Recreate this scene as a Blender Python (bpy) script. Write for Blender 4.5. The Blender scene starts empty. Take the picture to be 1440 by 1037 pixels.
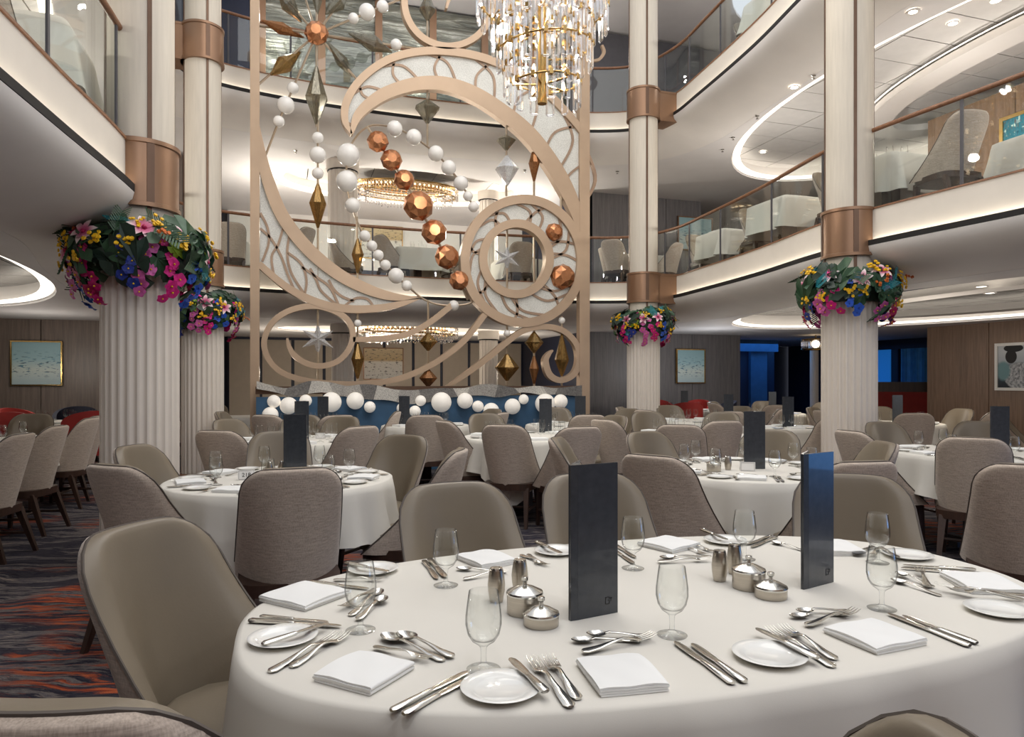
import bpy, bmesh, math, random
from mathutils import Vector, Matrix, Quaternion
PI = math.pi
rnd = random.Random(7)
C = bpy.context.scene.collection
SC = bpy.context.scene

# ------------------------------------------------------------------ camera, world, lights, exposure
EYE = 1.36; FPX = 988.0; YAW = math.radians(17.9); SN, CS = math.sin(YAW), math.cos(YAW)
cam = bpy.data.cameras.new('camera'); cam_o = bpy.data.objects.new('camera', cam); C.objects.link(cam_o)
cam_o.location = (0, 0, EYE); cam_o.rotation_euler = (PI/2, 0, -YAW)
cam.sensor_width = 36; cam.lens = FPX*36/1440; cam.shift_y = 16.5/1440; cam.clip_start = .05; cam.clip_end = 100
SC.camera = cam_o
SC.view_settings.view_transform = 'Standard'; SC.view_settings.look = 'None'
SC.view_settings.gamma = 1; SC.view_settings.use_curve_mapping = False
SC.view_settings.exposure = -0.05
SC.cycles.use_denoising = True
SC.cycles.max_bounces = 8; SC.cycles.transparent_max_bounces = 24
SC.cycles.caustics_reflective = False; SC.cycles.caustics_refractive = False
SC.cycles.sample_clamp_indirect = 6
W = bpy.data.worlds.new('world'); SC.world = W; W.use_nodes = True
W.node_tree.nodes['Background'].inputs[0].default_value = (.90, .93, 1.0, 1)
W.node_tree.nodes['Background'].inputs[1].default_value = .92

def area(name, loc, sx, sy, power, col=(1, .93, .84), rot=(0, 0, 0), shape='RECTANGLE', spread=180):
    l = bpy.data.lights.new(name, 'AREA'); l.shape = shape; l.size = sx
    if shape in ('RECTANGLE', 'ELLIPSE'): l.size_y = sy
    l.energy = power; l.color = col; l.spread = math.radians(spread)
    o = bpy.data.objects.new(name, l); C.objects.link(o); o.location = loc; o.rotation_euler = rot
    return o
def lamp(name, loc, power, col=(1, .93, .85), r=.07):
    l = bpy.data.lights.new(name, 'POINT'); l.energy = power; l.color = col; l.shadow_soft_size = r
    o = bpy.data.objects.new(name, l); C.objects.link(o); o.location = loc; return o
area('atrium_ceiling_light', (2.3, 4.5, 9.2), 5.5, 9, 360, (1, .95, .88))
for i, (dx, dy, z) in enumerate(((.2, .1, 4.3), (-.2, .1, 4.7), (.1, -.2, 5.1), (-.1, .15, 5.5))): lamp('chandelier_light', (2.3+dx, 6.2+dy, z), 60, (1, .94, .85), .05)
for x in (-.2, 2.3, 4.8): lamp('front_fill_light', (x, -.9, 5.1), 84, (.97, .97, 1), .08)  # unseen fill lights added to brighten the chair backs from the front
for i, y in enumerate((4.6, 7.4, 10.2)):  # virtual fill lights floating inside the decks, added to lift ceilings and walls
    lamp('deck_one_left_fill', (-4.4, y, 1.6), 15, (1, .92, .82))
    lamp('deck_one_right_fill', (8.6, y, 1.6), 30, (1, .90, .78))
    lamp('deck_two_left_fill', (-3.6, y, 4.3), 75, (1, .94, .86))
    lamp('deck_two_right_fill', (7.9, y-.6, 4.2), 62, (1, .94, .86))
    lamp('deck_three_right_fill', (8.0, y-.6, 7.3), 46, (1, .95, .9))
for x in (-.1, 2.4, 4.9):  # added fills in mid-air behind the screen, no fitting belongs to them
    lamp('deck_one_rear_fill', (x, 15.0, 1.5), 36, (1, .88, .72))
    lamp('deck_two_rear_fill', (x, 14.6, 4.3), 112, (1, .93, .82))
    lamp('deck_three_rear_fill', (x, 12.4, 7.4), 26, (1, .95, .88))
lamp('rear_left_fill', (-3.6, 12.4, 1.6), 15, (1, .93, .84)); lamp('rear_right_fill', (8.2, 12.2, 1.6), 20, (.92, .95, 1))  # two more virtual fills added for the rear corners
area('blue_passage_light', (12.0, 15.0, 2.3), 3.2, 1.5, 36, (.08, .38, 1))
area('blue_side_light', (9.3, -.8, 1.0), 1.7, 2.4, 40, (.12, .40, 1), (0, PI/2, 0))

# ------------------------------------------------------------------ helpers
def lin(r, g, b):
    f = lambda c: (c/255/12.92) if c/255 <= .04045 else ((c/255+.055)/1.055)**2.4
    return (f(r), f(g), f(b), 1)

def nmat(name):
    m = bpy.data.materials.new(name); m.use_nodes = True
    nt = m.node_tree; b = nt.nodes['Principled BSDF']
    return m, nt, b

def N(nt, t, **kw):
    n = nt.nodes.new(t)
    for k, v in kw.items():
        if k.startswith('i_'): n.inputs[int(k[2:])].default_value = v
        else: setattr(n, k, v)
    return n

def ramp(nt, fac, stops, interp='LINEAR'):
    r = N(nt, 'ShaderNodeValToRGB'); r.color_ramp.interpolation = interp
    while len(r.color_ramp.elements) < len(stops): r.color_ramp.elements.new(.5)
    for e, (p, c) in zip(r.color_ramp.elements, stops): e.position = p; e.color = c
    nt.links.new(fac, r.inputs[0]); return r.outputs[0]

def mapping(nt, scale=(1, 1, 1), rot=(0, 0, 0), coord='Object'):
    tc = N(nt, 'ShaderNodeTexCoord'); mp = N(nt, 'ShaderNodeMapping')
    mp.inputs['Scale'].default_value = scale; mp.inputs['Rotation'].default_value = rot
    nt.links.new(tc.outputs[coord], mp.inputs[0]); return mp.outputs[0]

def noise(nt, vec, scale=5, detail=4, rough=.5, dist=0):
    n = N(nt, 'ShaderNodeTexNoise'); n.inputs['Scale'].default_value = scale; n.inputs['Detail'].default_value = detail
    n.inputs['Roughness'].default_value = rough; n.inputs['Distortion'].default_value = dist
    if vec is not None: nt.links.new(vec, n.inputs['Vector'])
    return n.outputs[0]

def bump(nt, b, h, strength=.2, dist=.01):
    n = N(nt, 'ShaderNodeBump'); n.inputs['Strength'].default_value = strength; n.inputs['Distance'].default_value = dist
    nt.links.new(h, n.inputs['Height']); nt.links.new(n.outputs[0], b.inputs['Normal'])

def mixc(nt, fac, a, b, blend='MIX'):
    m = N(nt, 'ShaderNodeMix', data_type='RGBA', blend_type=blend)
    if isinstance(fac, (int, float)): m.inputs[0].default_value = fac
    else: nt.links.new(fac, m.inputs[0])
    for i, v in ((6, a), (7, b)):
        if isinstance(v, tuple): m.inputs[i].default_value = v
        else: nt.links.new(v, m.inputs[i])
    return m.outputs[2]

def simple(name, rgb, rough=.5, metal=0, var=.12, vscale=6, bs=0, bscale=200, spec=.5, stretch=(1, 1, 1), sheen=0, coat=0):
    m, nt, b = nmat(name)
    c = lin(*rgb); v = mapping(nt, stretch)
    d = tuple(x*(1-var) for x in c[:3])+(1,); l = tuple(min(1, x*(1+var)) for x in c[:3])+(1,)
    nt.links.new(ramp(nt, noise(nt, v, vscale), [(.3, d), (.7, l)]), b.inputs['Base Color'])
    b.inputs['Roughness'].default_value = rough; b.inputs['Metallic'].default_value = metal
    b.inputs['Specular IOR Level'].default_value = spec
    b.inputs['Coat Weight'].default_value = coat
    if sheen: b.inputs['Sheen Weight'].default_value = sheen
    if bs: bump(nt, b, noise(nt, v, bscale, 2), bs, .004)
    return m

def emit(name, rgb, s):
    m, nt, b = nmat(name); c = lin(*rgb)
    b.inputs['Base Color'].default_value = c; b.inputs['Emission Color'].default_value = c; b.inputs['Emission Strength'].default_value = s
    return m

def clear(name, tint, blend=.25, rough=.02, base=.04, gcol=(1, 1, 1, 1), edge=0, mul=.9):
    """thin clear glass: transparent body plus fresnel-weighted glossy coat"""
    m, nt, b = nmat(name); nt.nodes.remove(b)
    out = nt.nodes['Material Output']
    t = N(nt, 'ShaderNodeBsdfTransparent'); t.inputs[0].default_value = tint
    g = N(nt, 'ShaderNodeBsdfGlossy'); g.inputs['Roughness'].default_value = rough; g.inputs[0].default_value = gcol
    lw = N(nt, 'ShaderNodeLayerWeight'); lw.inputs[0].default_value = blend
    ma = N(nt, 'ShaderNodeMath', operation='MULTIPLY_ADD'); ma.inputs[1].default_value = mul; ma.inputs[2].default_value = base
    nt.links.new(lw.outputs['Facing'], ma.inputs[0])
    if edge:
        l2 = N(nt, 'ShaderNodeLayerWeight'); l2.inputs[0].default_value = .5
        nt.links.new(ramp(nt, l2.outputs['Facing'], [(.55, tint), (.97, (edge, edge, edge, 1))]), t.inputs[0])  # grazing tint darkened to imitate the dark outline of refraction
    mx = N(nt, 'ShaderNodeMixShader'); nt.links.new(ma.outputs[0], mx.inputs[0])
    nt.links.new(t.outputs[0], mx.inputs[1]); nt.links.new(g.outputs[0], mx.inputs[2]); nt.links.new(mx.outputs[0], out.inputs[0])
    return m

class MB:
    def __init__(s): s.v = []; s.f = []; s.mi = []; s.cur = 0
    def add(s, vs, fs):
        o = len(s.v); s.v += [tuple(p) for p in vs]; s.f += [tuple(i+o for i in f) for f in fs]; s.mi += [s.cur]*len(fs)
    def box(s, c, d, M=None):
        x, y, z = d[0]/2, d[1]/2, d[2]/2
        vs = [Vector((sx*x, sy*y, sz*z)) for sz in (-1, 1) for sx, sy in ((-1, -1), (1, -1), (1, 1), (-1, 1))]
        if M is not None: vs = [M @ p for p in vs]
        c = Vector(c)
        s.add([p+c for p in vs], [(3, 2, 1, 0), (4, 5, 6, 7), (0, 1, 5, 4), (1, 2, 6, 5), (2, 3, 7, 6), (3, 0, 4, 7)])
    def lathe(s, prof, n=16, c=(0, 0, 0), cap=True):
        o = len(s.v); k = len(prof)
        vs = [(c[0]+r*math.cos(2*PI*i/n), c[1]+r*math.sin(2*PI*i/n), c[2]+z) for r, z in prof for i in range(n)]
        fs = [(j*n+i, j*n+(i+1) % n, (j+1)*n+(i+1) % n, (j+1)*n+i) for j in range(k-1) for i in range(n)]
        if cap:
            if prof[0][0] > 1e-6: fs.append(tuple(range(n-1, -1, -1)))
            if prof[-1][0] > 1e-6: fs.append(tuple((k-1)*n+i for i in range(n)))
        s.add(vs, fs)
    def tube(s, pts, r, n=8, close=False):
        pts = [Vector(p) for p in pts]; m = len(pts); vs = []
        up = Vector((0, 0, 1)); prev = None
        for i, p in enumerate(pts):
            if close: d = pts[(i+1) % m]-pts[i-1]
            else: d = pts[min(i+1, m-1)]-pts[max(i-1, 0)]
            d.normalize()
            if prev is None:
                a = d.cross(up if abs(d.z) < .9 else Vector((1, 0, 0))).normalized()
            else:
                a = (prev-d*prev.dot(d)).normalized()
            prev = a; b = d.cross(a)
            rr = r[i] if isinstance(r, (list, tuple)) else r
            vs += [p+(a*math.cos(2*PI*j/n)+b*math.sin(2*PI*j/n))*rr for j in range(n)]
        fs = [(i*n+j, i*n+(j+1) % n, ((i+1) % m)*n+(j+1) % n, ((i+1) % m)*n+j) for i in range(m if close else m-1) for j in range(n)]
        if not close: fs += [tuple(range(n-1, -1, -1)), tuple((m-1)*n+j for j in range(n))]
        s.add(vs, fs)
    def grid(s, fn, nu, nv, wrap=False):
        cu = nu if wrap else nu+1
        vs = [fn(i/nu, j/nv) for j in range(nv+1) for i in range(cu)]
        fs = [(j*cu+i, j*cu+(i+1) % cu, (j+1)*cu+(i+1) % cu, (j+1)*cu+i) for j in range(nv) for i in range(nu)]
        s.add(vs, fs)
    def sphere(s, c, r, nu=16, nv=10, sc=(1, 1, 1)):
        s.grid(lambda u, v: (c[0]+sc[0]*r*math.cos(2*PI*u)*math.sin(PI*v), c[1]+sc[1]*r*math.sin(2*PI*u)*math.sin(PI*v), c[2]-sc[2]*r*math.cos(PI*v)), nu, nv, True)
    def prism(s, poly, fn, holes=()):
        """poly: 2D pts; fn(p, k) -> 3D for k=0 front,1 back"""
        n = len(poly)
        s.add([fn(p, 0) for p in poly]+[fn(p, 1) for p in poly],
              [tuple(range(n)), tuple(range(2*n-1, n-1, -1))]+[(i, i+n, (i+1) % n+n, (i+1) % n) for i in range(n)])
    def mesh(s, name, mats, smooth=None):
        me = bpy.data.meshes.new(name); me.from_pydata(s.v, [], s.f)
        for m in (mats if isinstance(mats, (list, tuple)) else [mats]): me.materials.append(m)
        if any(s.mi): me.polygons.foreach_set('material_index', s.mi)
        bm = bmesh.new(); bm.from_mesh(me)
        bmesh.ops.remove_doubles(bm, verts=bm.verts, dist=1e-6)
        bmesh.ops.recalc_face_normals(bm, faces=bm.faces); bm.to_mesh(me); bm.free()
        if smooth:
            me.polygons.foreach_set('use_smooth', [True]*len(me.polygons))
            me.set_sharp_from_angle(angle=math.radians(smooth))
        return me

def link(name, me, parent=None, loc=(0, 0, 0), rot=None, sc=None, M=None):
    o = bpy.data.objects.new(name, me); C.objects.link(o)
    if parent is not None: o.parent = parent
    if M is not None: o.matrix_local = M
    else:
        o.location = loc
        if rot is not None: o.rotation_euler = rot
        if sc is not None: o.scale = sc if isinstance(sc, tuple) else (sc, sc, sc)
    return o

def tag(o, label=None, cat=None, group=None, kind=None):
    if label: o['label'] = label
    if cat: o['category'] = cat
    if group: o['group'] = group
    if kind: o['kind'] = kind
    return o

def empty(name, label=None, cat=None, loc=(0, 0, 0), rz=0, group=None, kind=None):
    o = bpy.data.objects.new(name, None); C.objects.link(o); o.empty_display_size = .1
    o.location = loc; o.rotation_euler = (0, 0, rz)
    return tag(o, label, cat, group, kind)

def dup(root, loc, rz=0, label=None, group=None, sc=None):
    r = root.copy(); C.objects.link(r); r.location = loc; r.rotation_euler = (0, 0, rz)
    if sc: r.scale = (sc, sc, sc)
    if label: r['label'] = label
    if group: r['group'] = group
    def kids(a, b):
        for ch in list(a.children):
            c = ch.copy(); C.objects.link(c); c.parent = b; kids(ch, c)
    kids(root, r)
    return r

def bez(pts, n=6, close=False):
    """Catmull-Rom through points (tuples of any length)"""
    out = []; m = len(pts); rng = m if close else m-1
    g = (lambda i: pts[i % m]) if close else (lambda i: pts[max(0, min(m-1, i))])
    for i in range(rng):
        p0, p1, p2, p3 = g(i-1), g(i), g(i+1), g(i+2)
        for k in range(n):
            t = k/n
            out.append(tuple(.5*((2*b)+(-a+c)*t+(2*a-5*b+4*c-d)*t*t+(-a+3*b-3*c+d)*t**3) for a, b, c, d in zip(p0, p1, p2, p3)))
    if not close: out.append(tuple(pts[-1]))
    return out

def at_z(px, py, z):                      # sight line of a photo point met with a level plane
    u = (px-720)/FPX; v = (535-py)/FPX; Z = (z-EYE)/v
    return Vector((Z*(CS*u+SN), Z*(CS-SN*u), z))
def at_Y(px, py, Y):                      # ... met with an upright plane parallel to the rear wall
    u = (px-720)/FPX; Z = Y/(CS-SN*u)
    return Vector((Z*(CS*u+SN), Y, EYE+(535-py)/FPX*Z))
def at_X(px, py, X):                      # ... met with an upright plane parallel to the side wall
    u = (px-720)/FPX; Z = X/(CS*u+SN)
    return Vector((X, Z*(CS-SN*u), EYE+(535-py)/FPX*Z))

# ------------------------------------------------------------------ materials
M = {}
def carpet():
    m, nt, b = nmat('carpet')
    v = mapping(nt, (1, 1, 1), (0, 0, .25))
    warp = noise(nt, v, 1.1, 3)
    vm = N(nt, 'ShaderNodeVectorMath', operation='MULTIPLY_ADD'); vm.inputs[1].default_value = (.3, .55, 0)
    nt.links.new(warp, vm.inputs[0]); nt.links.new(v, vm.inputs[2])
    mp = N(nt, 'ShaderNodeMapping'); mp.inputs['Scale'].default_value = (.75, 6.5, 1); nt.links.new(vm.outputs[0], mp.inputs[0])
    s1 = noise(nt, mp.outputs[0], 1.5, 8, .74)
    base = ramp(nt, s1, [(.30, lin(26, 26, 38)), (.42, lin(66, 62, 68)), (.48, lin(34, 34, 48)), (.54, lin(120, 112, 108)), (.59, lin(66, 64, 76)), (.68, lin(172, 156, 140))])
    mp2 = N(nt, 'ShaderNodeMapping'); mp2.inputs['Scale'].default_value = (1.1, 9, 1); mp2.inputs['Rotation'].default_value = (0, 0, .5); nt.links.new(vm.outputs[0], mp2.inputs[0])
    s2 = noise(nt, mp2.outputs[0], 1.6, 7, .72)
    patch = noise(nt, v, .75, 2)
    a = ramp(nt, s2, [(.50, (0, 0, 0, 1)), (.56, (1, 1, 1, 1))])
    p = ramp(nt, patch, [(.52, (0, 0, 0, 1)), (.58, (1, 1, 1, 1))])
    msk = mixc(nt, 1.0, a, p, 'MULTIPLY')
    s3 = noise(nt, mp2.outputs[0], 4, 4)
    org = ramp(nt, s3, [(.4, lin(130, 58, 42)), (.6, lin(184, 96, 62))])
    col = mixc(nt, msk, base, org)
    fine = noise(nt, v, 260, 2)
    col = mixc(nt, .25, col, ramp(nt, fine, [(.35, (.02, .02, .02, 1)), (.65, (.5, .5, .5, 1))]), 'OVERLAY')
    nt.links.new(col, b.inputs['Base Color']); b.inputs['Roughness'].default_value = .95; b.inputs['Specular IOR Level'].default_value = .1
    bump(nt, b, fine, .4, .004); return m
def woodpanel(name, c1, c2):
    m, nt, b = nmat(name); v = mapping(nt, (9, 9, .5))
    n1 = noise(nt, v, 3, 6, .65, .3)
    nt.links.new(ramp(nt, n1, [(.3, lin(*c1)), (.7, lin(*c2))]), b.inputs['Base Color'])
    b.inputs['Roughness'].default_value = .42; bump(nt, b, n1, .06, .004); return m
def fabric():
    m, nt, b = nmat('woven_fabric'); v = mapping(nt, (10, 10, 90)); w = mapping(nt, (160, 160, 30))
    n1 = noise(nt, v, 2.2, 3); n2 = noise(nt, w, 2, 2)
    c = mixc(nt, .5, ramp(nt, n1, [(.32, lin(160, 145, 132)), (.68, lin(212, 197, 183))]), ramp(nt, n2, [(.3, lin(158, 143, 130)), (.7, lin(214, 199, 184))]))
    nt.links.new(c, b.inputs['Base Color']); b.inputs['Roughness'].default_value = .9; b.inputs['Sheen Weight'].default_value = .25
    b.inputs['Specular IOR Level'].default_value = .2
    bump(nt, b, n1, .25, .003); return m
def linen(name, rgb):
    m, nt, b = nmat(name); v = mapping(nt, (1, 1, 1)); n1 = noise(nt, v, 3, 3); n2 = noise(nt, v, 420, 2)
    c = lin(*rgb); nt.links.new(ramp(nt, n1, [(.3, tuple(x*.965 for x in c[:3])+(1,)), (.7, c)]), b.inputs['Base Color'])
    b.inputs['Roughness'].default_value = .85; b.inputs['Specular IOR Level'].default_value = .15; bump(nt, b, n2, .06, .002); return m
def crystal(name, dark, light, tr, metal=.6):
    m, nt, b = nmat(name); out = nt.nodes['Material Output']
    v = mapping(nt, (6, 6, 6)); n1 = noise(nt, v, 2.5, 4, .6, 1.2)
    nt.links.new(ramp(nt, n1, [(.35, lin(*dark)), (.65, lin(*light))]), b.inputs['Base Color'])
    b.inputs['Metallic'].default_value = metal; b.inputs['Roughness'].default_value = .10
    t = N(nt, 'ShaderNodeBsdfTransparent'); t.inputs[0].default_value = lin(*light)
    mx = N(nt, 'ShaderNodeMixShader'); mx.inputs[0].default_value = tr
    nt.links.new(b.outputs[0], mx.inputs[1]); nt.links.new(t.outputs[0], mx.inputs[2]); nt.links.new(mx.outputs[0], out.inputs[0]); return m
def painting(name, kind):
    m, nt, b = nmat(name); v = mapping(nt, (1, 1, 1), coord='Generated')
    mp = N(nt, 'ShaderNodeMapping'); nt.links.new(v, mp.inputs[0])
    sx = N(nt, 'ShaderNodeSeparateXYZ'); nt.links.new(v, sx.inputs[0])
    if kind == 'blue':
        mp.inputs['Scale'].default_value = (5, 5, 9); n1 = noise(nt, mp.outputs[0], 1.6, 5, .6)
        base = ramp(nt, sx.outputs[2], [(0, lin(176, 200, 206)), (.35, lin(214, 226, 220)), (.6, lin(170, 206, 212)), (1, lin(158, 196, 204))])
        mp2 = N(nt, 'ShaderNodeMapping'); mp2.inputs['Scale'].default_value = (6, 6, 22); nt.links.new(v, mp2.inputs[0]); n2 = noise(nt, mp2.outputs[0], 1.3, 4)
        mid = ramp(nt, sx.outputs[2], [(.1, (0, 0, 0, 1)), (.35, (1, 1, 1, 1)), (.6, (.8, .8, .8, 1)), (.85, (0, 0, 0, 1))])
        dk = mixc(nt, 1, ramp(nt, n2, [(.56, (0, 0, 0, 1)), (.6, (1, 1, 1, 1))]), mid, 'MULTIPLY')
        c = mixc(nt, dk, base, ramp(nt, n1, [(.4, lin(70, 92, 108)), (.6, lin(90, 150, 178))]))
    elif kind == 'snow':
        mp.inputs['Scale'].default_value = (7, 7, 16); n1 = noise(nt, mp.outputs[0], 1.4, 5, .6)
        base = ramp(nt, sx.outputs[2], [(0, lin(205, 204, 200)), (.55, lin(222, 218, 210)), (.62, lin(196, 170, 130)), (1, lin(214, 196, 160))])
        c = mixc(nt, ramp(nt, n1, [(.56, (0, 0, 0, 1)), (.62, (1, 1, 1, 1))]), base, lin(96, 92, 90))
    elif kind == 'teal':
        mp.inputs['Scale'].default_value = (14, 14, 5); n1 = noise(nt, mp.outputs[0], 1.4, 4, .6); n2 = noise(nt, v, 9, 2)
        c = mixc(nt, ramp(nt, n2, [(.6, (0, 0, 0, 1)), (.66, (1, 1, 1, 1))]), ramp(nt, n1, [(.3, lin(18, 60, 84)), (.5, lin(20, 128, 150)), (.7, lin(90, 60, 50))]), lin(190, 220, 214))
    else:  # black and white portrait print: dark head in profile over a pale feathered coat
        def ell(cx, cz, rx, rz, soft=.12):
            a = N(nt, 'ShaderNodeMath', operation='SUBTRACT'); a.inputs[1].default_value = cx; nt.links.new(sx.outputs[1], a.inputs[0])
            a2 = N(nt, 'ShaderNodeMath', operation='DIVIDE'); a2.inputs[1].default_value = rx; nt.links.new(a.outputs[0], a2.inputs[0])
            a3 = N(nt, 'ShaderNodeMath', operation='POWER'); a3.inputs[1].default_value = 2; nt.links.new(a2.outputs[0], a3.inputs[0])
            d = N(nt, 'ShaderNodeMath', operation='SUBTRACT'); d.inputs[1].default_value = cz; nt.links.new(sx.outputs[2], d.inputs[0])
            d2 = N(nt, 'ShaderNodeMath', operation='DIVIDE'); d2.inputs[1].default_value = rz; nt.links.new(d.outputs[0], d2.inputs[0])
            d3 = N(nt, 'ShaderNodeMath', operation='POWER'); d3.inputs[1].default_value = 2; nt.links.new(d2.outputs[0], d3.inputs[0])
            s = N(nt, 'ShaderNodeMath', operation='ADD'); nt.links.new(a3.outputs[0], s.inputs[0]); nt.links.new(d3.outputs[0], s.inputs[1])
            return ramp(nt, s.outputs[0], [(.5, (1, 1, 1, 1)), (.5+soft, (0, 0, 0, 1))])
        n1 = noise(nt, v, 16, 5, .7)
        base = ramp(nt, sx.outputs[2], [(0, lin(20, 26, 36)), (.5, lin(60, 76, 92)), (.62, lin(176, 184, 192)), (1, lin(206, 210, 214))])
        coat = ramp(nt, n1, [(.35, lin(70, 74, 84)), (.6, lin(200, 202, 206))])
        c = mixc(nt, ell(.45, .28, .52, .42), base, coat)
        c = mixc(nt, ell(.86, .4, .2, .26, .6), c, lin(110, 146, 152))
        c = mixc(nt, ell(.66, .74, .2, .22, .08), c, lin(22, 18, 18))
        c = mixc(nt, ell(.6, .94, .34, .13, .08), c, lin(16, 16, 18))
    nt.links.new(c, b.inputs['Base Color']); b.inputs['Roughness'].default_value = .6; return m

M['carpet'] = carpet()
M['carpet2'] = simple('upper_carpet', (128, 118, 110), .95)
M['leather'] = simple('taupe_leather', (122, 111, 95), .42, var=.05, vscale=3, bs=.05, bscale=140, spec=.45)
M['fabric'] = fabric()
M['piping'] = simple('piping', (84, 76, 70), .6)
M['walnut'] = woodpanel('dark_walnut', (44, 30, 24), (70, 48, 38))
M['red'] = simple('red_upholstery', (150, 34, 28), .7); M['navy'] = simple('navy_upholstery', (26, 30, 48), .7)
M['cloth'] = linen('white_tablecloth', (222, 218, 209)); M['napkin'] = linen('white_napkin', (238, 238, 236))
M['china'] = simple('white_china', (238, 238, 234), .12, var=.01, coat=.6)
M['steel'] = simple('polished_steel', (206, 204, 198), .16, 1, var=.06, vscale=30)
M['brushed'] = simple('brushed_steel', (186, 178, 166), .3, 1, var=.08, vscale=14, stretch=(1, 1, 30))
M['menu'] = simple('black_leatherette', (56, 60, 66), .26, var=.12, vscale=40, bs=.02, coat=.35)
M['menu_in'] = simple('menu_lining', (70, 70, 72), .6)
M['logo'] = simple('debossed_mark', (20, 18, 18), .6)
M['goblet'] = clear('goblet_glass', (.985, .99, .985, 1), .22, .01, .007, edge=.38, mul=.36)
M['rail_glass'] = clear('rail_glass', (.945, .97, .96, 1), .09, .01, .014, mul=.42)
M['crystal_clear'] = clear('clear_crystal', (.96, .96, .98, 1), .5, .12, .20)
M['card'] = simple('white_card', (236, 234, 230), .6, var=.02)
M['ink'] = simple('black_ink', (20, 20, 22), .6)
M['plaster'] = simple('white_plaster', (232, 228, 224), .75, var=.03, vscale=2)
M['ceil'] = simple('ceiling_paint', (226, 223, 222), .7, var=.03, vscale=2)
M['fascia'] = simple('fascia_paint', (226, 218, 206), .6, var=.02)
M['black'] = simple('black_gap', (24, 21, 20), .7)
M['bronze'] = simple('satin_bronze', (146, 114, 90), .36, .55, var=.06, vscale=3)
M['bronze_dk'] = simple('bronze_strip', (104, 80, 64), .4, .5)
M['rail_wood'] = woodpanel('handrail_wood', (122, 84, 58), (150, 106, 76))
M['col_up'] = simple('column_wallcovering', (212, 203, 188), .6, var=.05, vscale=5, stretch=(8, 8, .6), bs=.03, bscale=60)
M['col_low'] = simple('column_plaster', (226, 217, 206), .55, var=.02)
M['wood'] = woodpanel('grey_wood_panel', (100, 88, 80), (134, 119, 108))
M['wood_r'] = woodpanel('brown_wood_panel', (112, 88, 70), (146, 118, 96))
M['wood_g'] = woodpanel('blue_grey_wood_panel', (98, 96, 98), (128, 124, 124))
M['beige_panel'] = simple('beige_wall_panel', (186, 174, 158), .7, var=.04)
M['navy_paint'] = simple('navy_paint', (30, 36, 58), .5, var=.1)
M['dark_grey'] = simple('dark_grey_panel', (82, 80, 84), .6)
M['blue_wall'] = simple('blue_wall', (56, 92, 124), .55, var=.1)
M['champagne'] = simple('champagne_metal', (190, 164, 138), .42, .35, var=.05, vscale=3)
M['champ_dk'] = simple('vein_metal', (164, 138, 116), .45, .3)
M['rod'] = simple('satin_rod', (176, 158, 136), .35, .7)
M['bead'] = simple('pearl_white', (240, 236, 230), .25, var=.02, coat=.4)
def infill():
    m, nt, b = nmat('frosted_infill_glass'); v = mapping(nt)
    n1 = noise(nt, v, 60, 3); n2 = noise(nt, v, 4, 3)
    nt.links.new(mixc(nt, .5, ramp(nt, n1, [(.35, lin(184, 182, 172)), (.65, lin(236, 234, 226))]), ramp(nt, n2, [(.3, lin(206, 204, 196)), (.7, lin(232, 232, 226))])), b.inputs['Base Color'])
    b.inputs['Roughness'].default_value = .3; bump(nt, b, n1, .25, .01); return m
M['infill'] = infill()
M['copper'] = simple('copper_facets', (206, 142, 100), .2, .85, var=.12, vscale=2)
M['amber'] = crystal('amber_crystal', (70, 48, 24), (206, 168, 104), .34)
M['copperx'] = crystal('copper_crystal', (110, 64, 36), (206, 150, 100), .2)
M['smoke'] = crystal('smoked_crystal', (84, 82, 72), (204, 198, 180), .46)
M['silverx'] = crystal('silver_crystal', (190, 190, 190), (250, 250, 250), .25, .3)
M['gold'] = simple('polished_gold', (208, 174, 112), .16, 1, var=.08)
M['glitter'] = simple('silver_glitter', (196, 192, 184), .5, .25, var=.45, vscale=90)
M['glitter_dk'] = simple('dark_glitter', (116, 113, 110), .5, .25, var=.4, vscale=60)
M['glitter_mid'] = simple('mid_glitter', (164, 160, 154), .5, .25, var=.45, vscale=90)
M['globe'] = emit('lit_globe', (250, 244, 234), .22)
M['led'] = emit('led_strip', (255, 244, 226), 7)
M['led_soft'] = emit('led_cove', (255, 246, 232), 2.2)
M['led_blue'] = emit('blue_led', (40, 120, 255), 2.0)
M['lamp'] = emit('downlight', (255, 244, 226), 9)
M['candle'] = emit('warm_bulb', (255, 226, 184), 5)
M['tile'] = simple('metal_ceiling_tile', (222, 220, 218), .42, .15, var=.04)
M['tile_dk'] = simple('mirror_ceiling_tile', (120, 118, 116), .22, .7, var=.08)
def mirror():
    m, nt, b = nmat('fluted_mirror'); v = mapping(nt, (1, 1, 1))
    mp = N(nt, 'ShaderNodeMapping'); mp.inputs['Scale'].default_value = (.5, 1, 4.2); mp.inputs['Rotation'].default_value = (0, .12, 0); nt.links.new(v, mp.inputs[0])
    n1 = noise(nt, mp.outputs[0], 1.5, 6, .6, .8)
    nt.links.new(ramp(nt, n1, [(.3, lin(86, 90, 86)), (.62, lin(150, 150, 138)), (.75, lin(230, 230, 220))]), b.inputs['Base Color'])  # streaky reflections put into the mirror's own colour
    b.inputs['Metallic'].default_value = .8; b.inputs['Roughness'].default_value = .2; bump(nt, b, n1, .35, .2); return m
M['mirror'] = mirror()
for k, rgb in dict(leaf=(52, 82, 56), leaf_dk=(42, 60, 50), lime=(132, 160, 44), magenta=(216, 30, 132), pink=(208, 98, 168), blue=(42, 92, 200), navyblue=(36, 54, 140), yellow=(240, 186, 24), teal=(36, 130, 140), orange=(214, 110, 40), crimson=(176, 22, 84)).items():
    M['f_'+k] = simple('petal_'+k if k not in ('leaf', 'leaf_dk', 'lime') else k+'_green', rgb, .5, var=.22, vscale=20)
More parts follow.
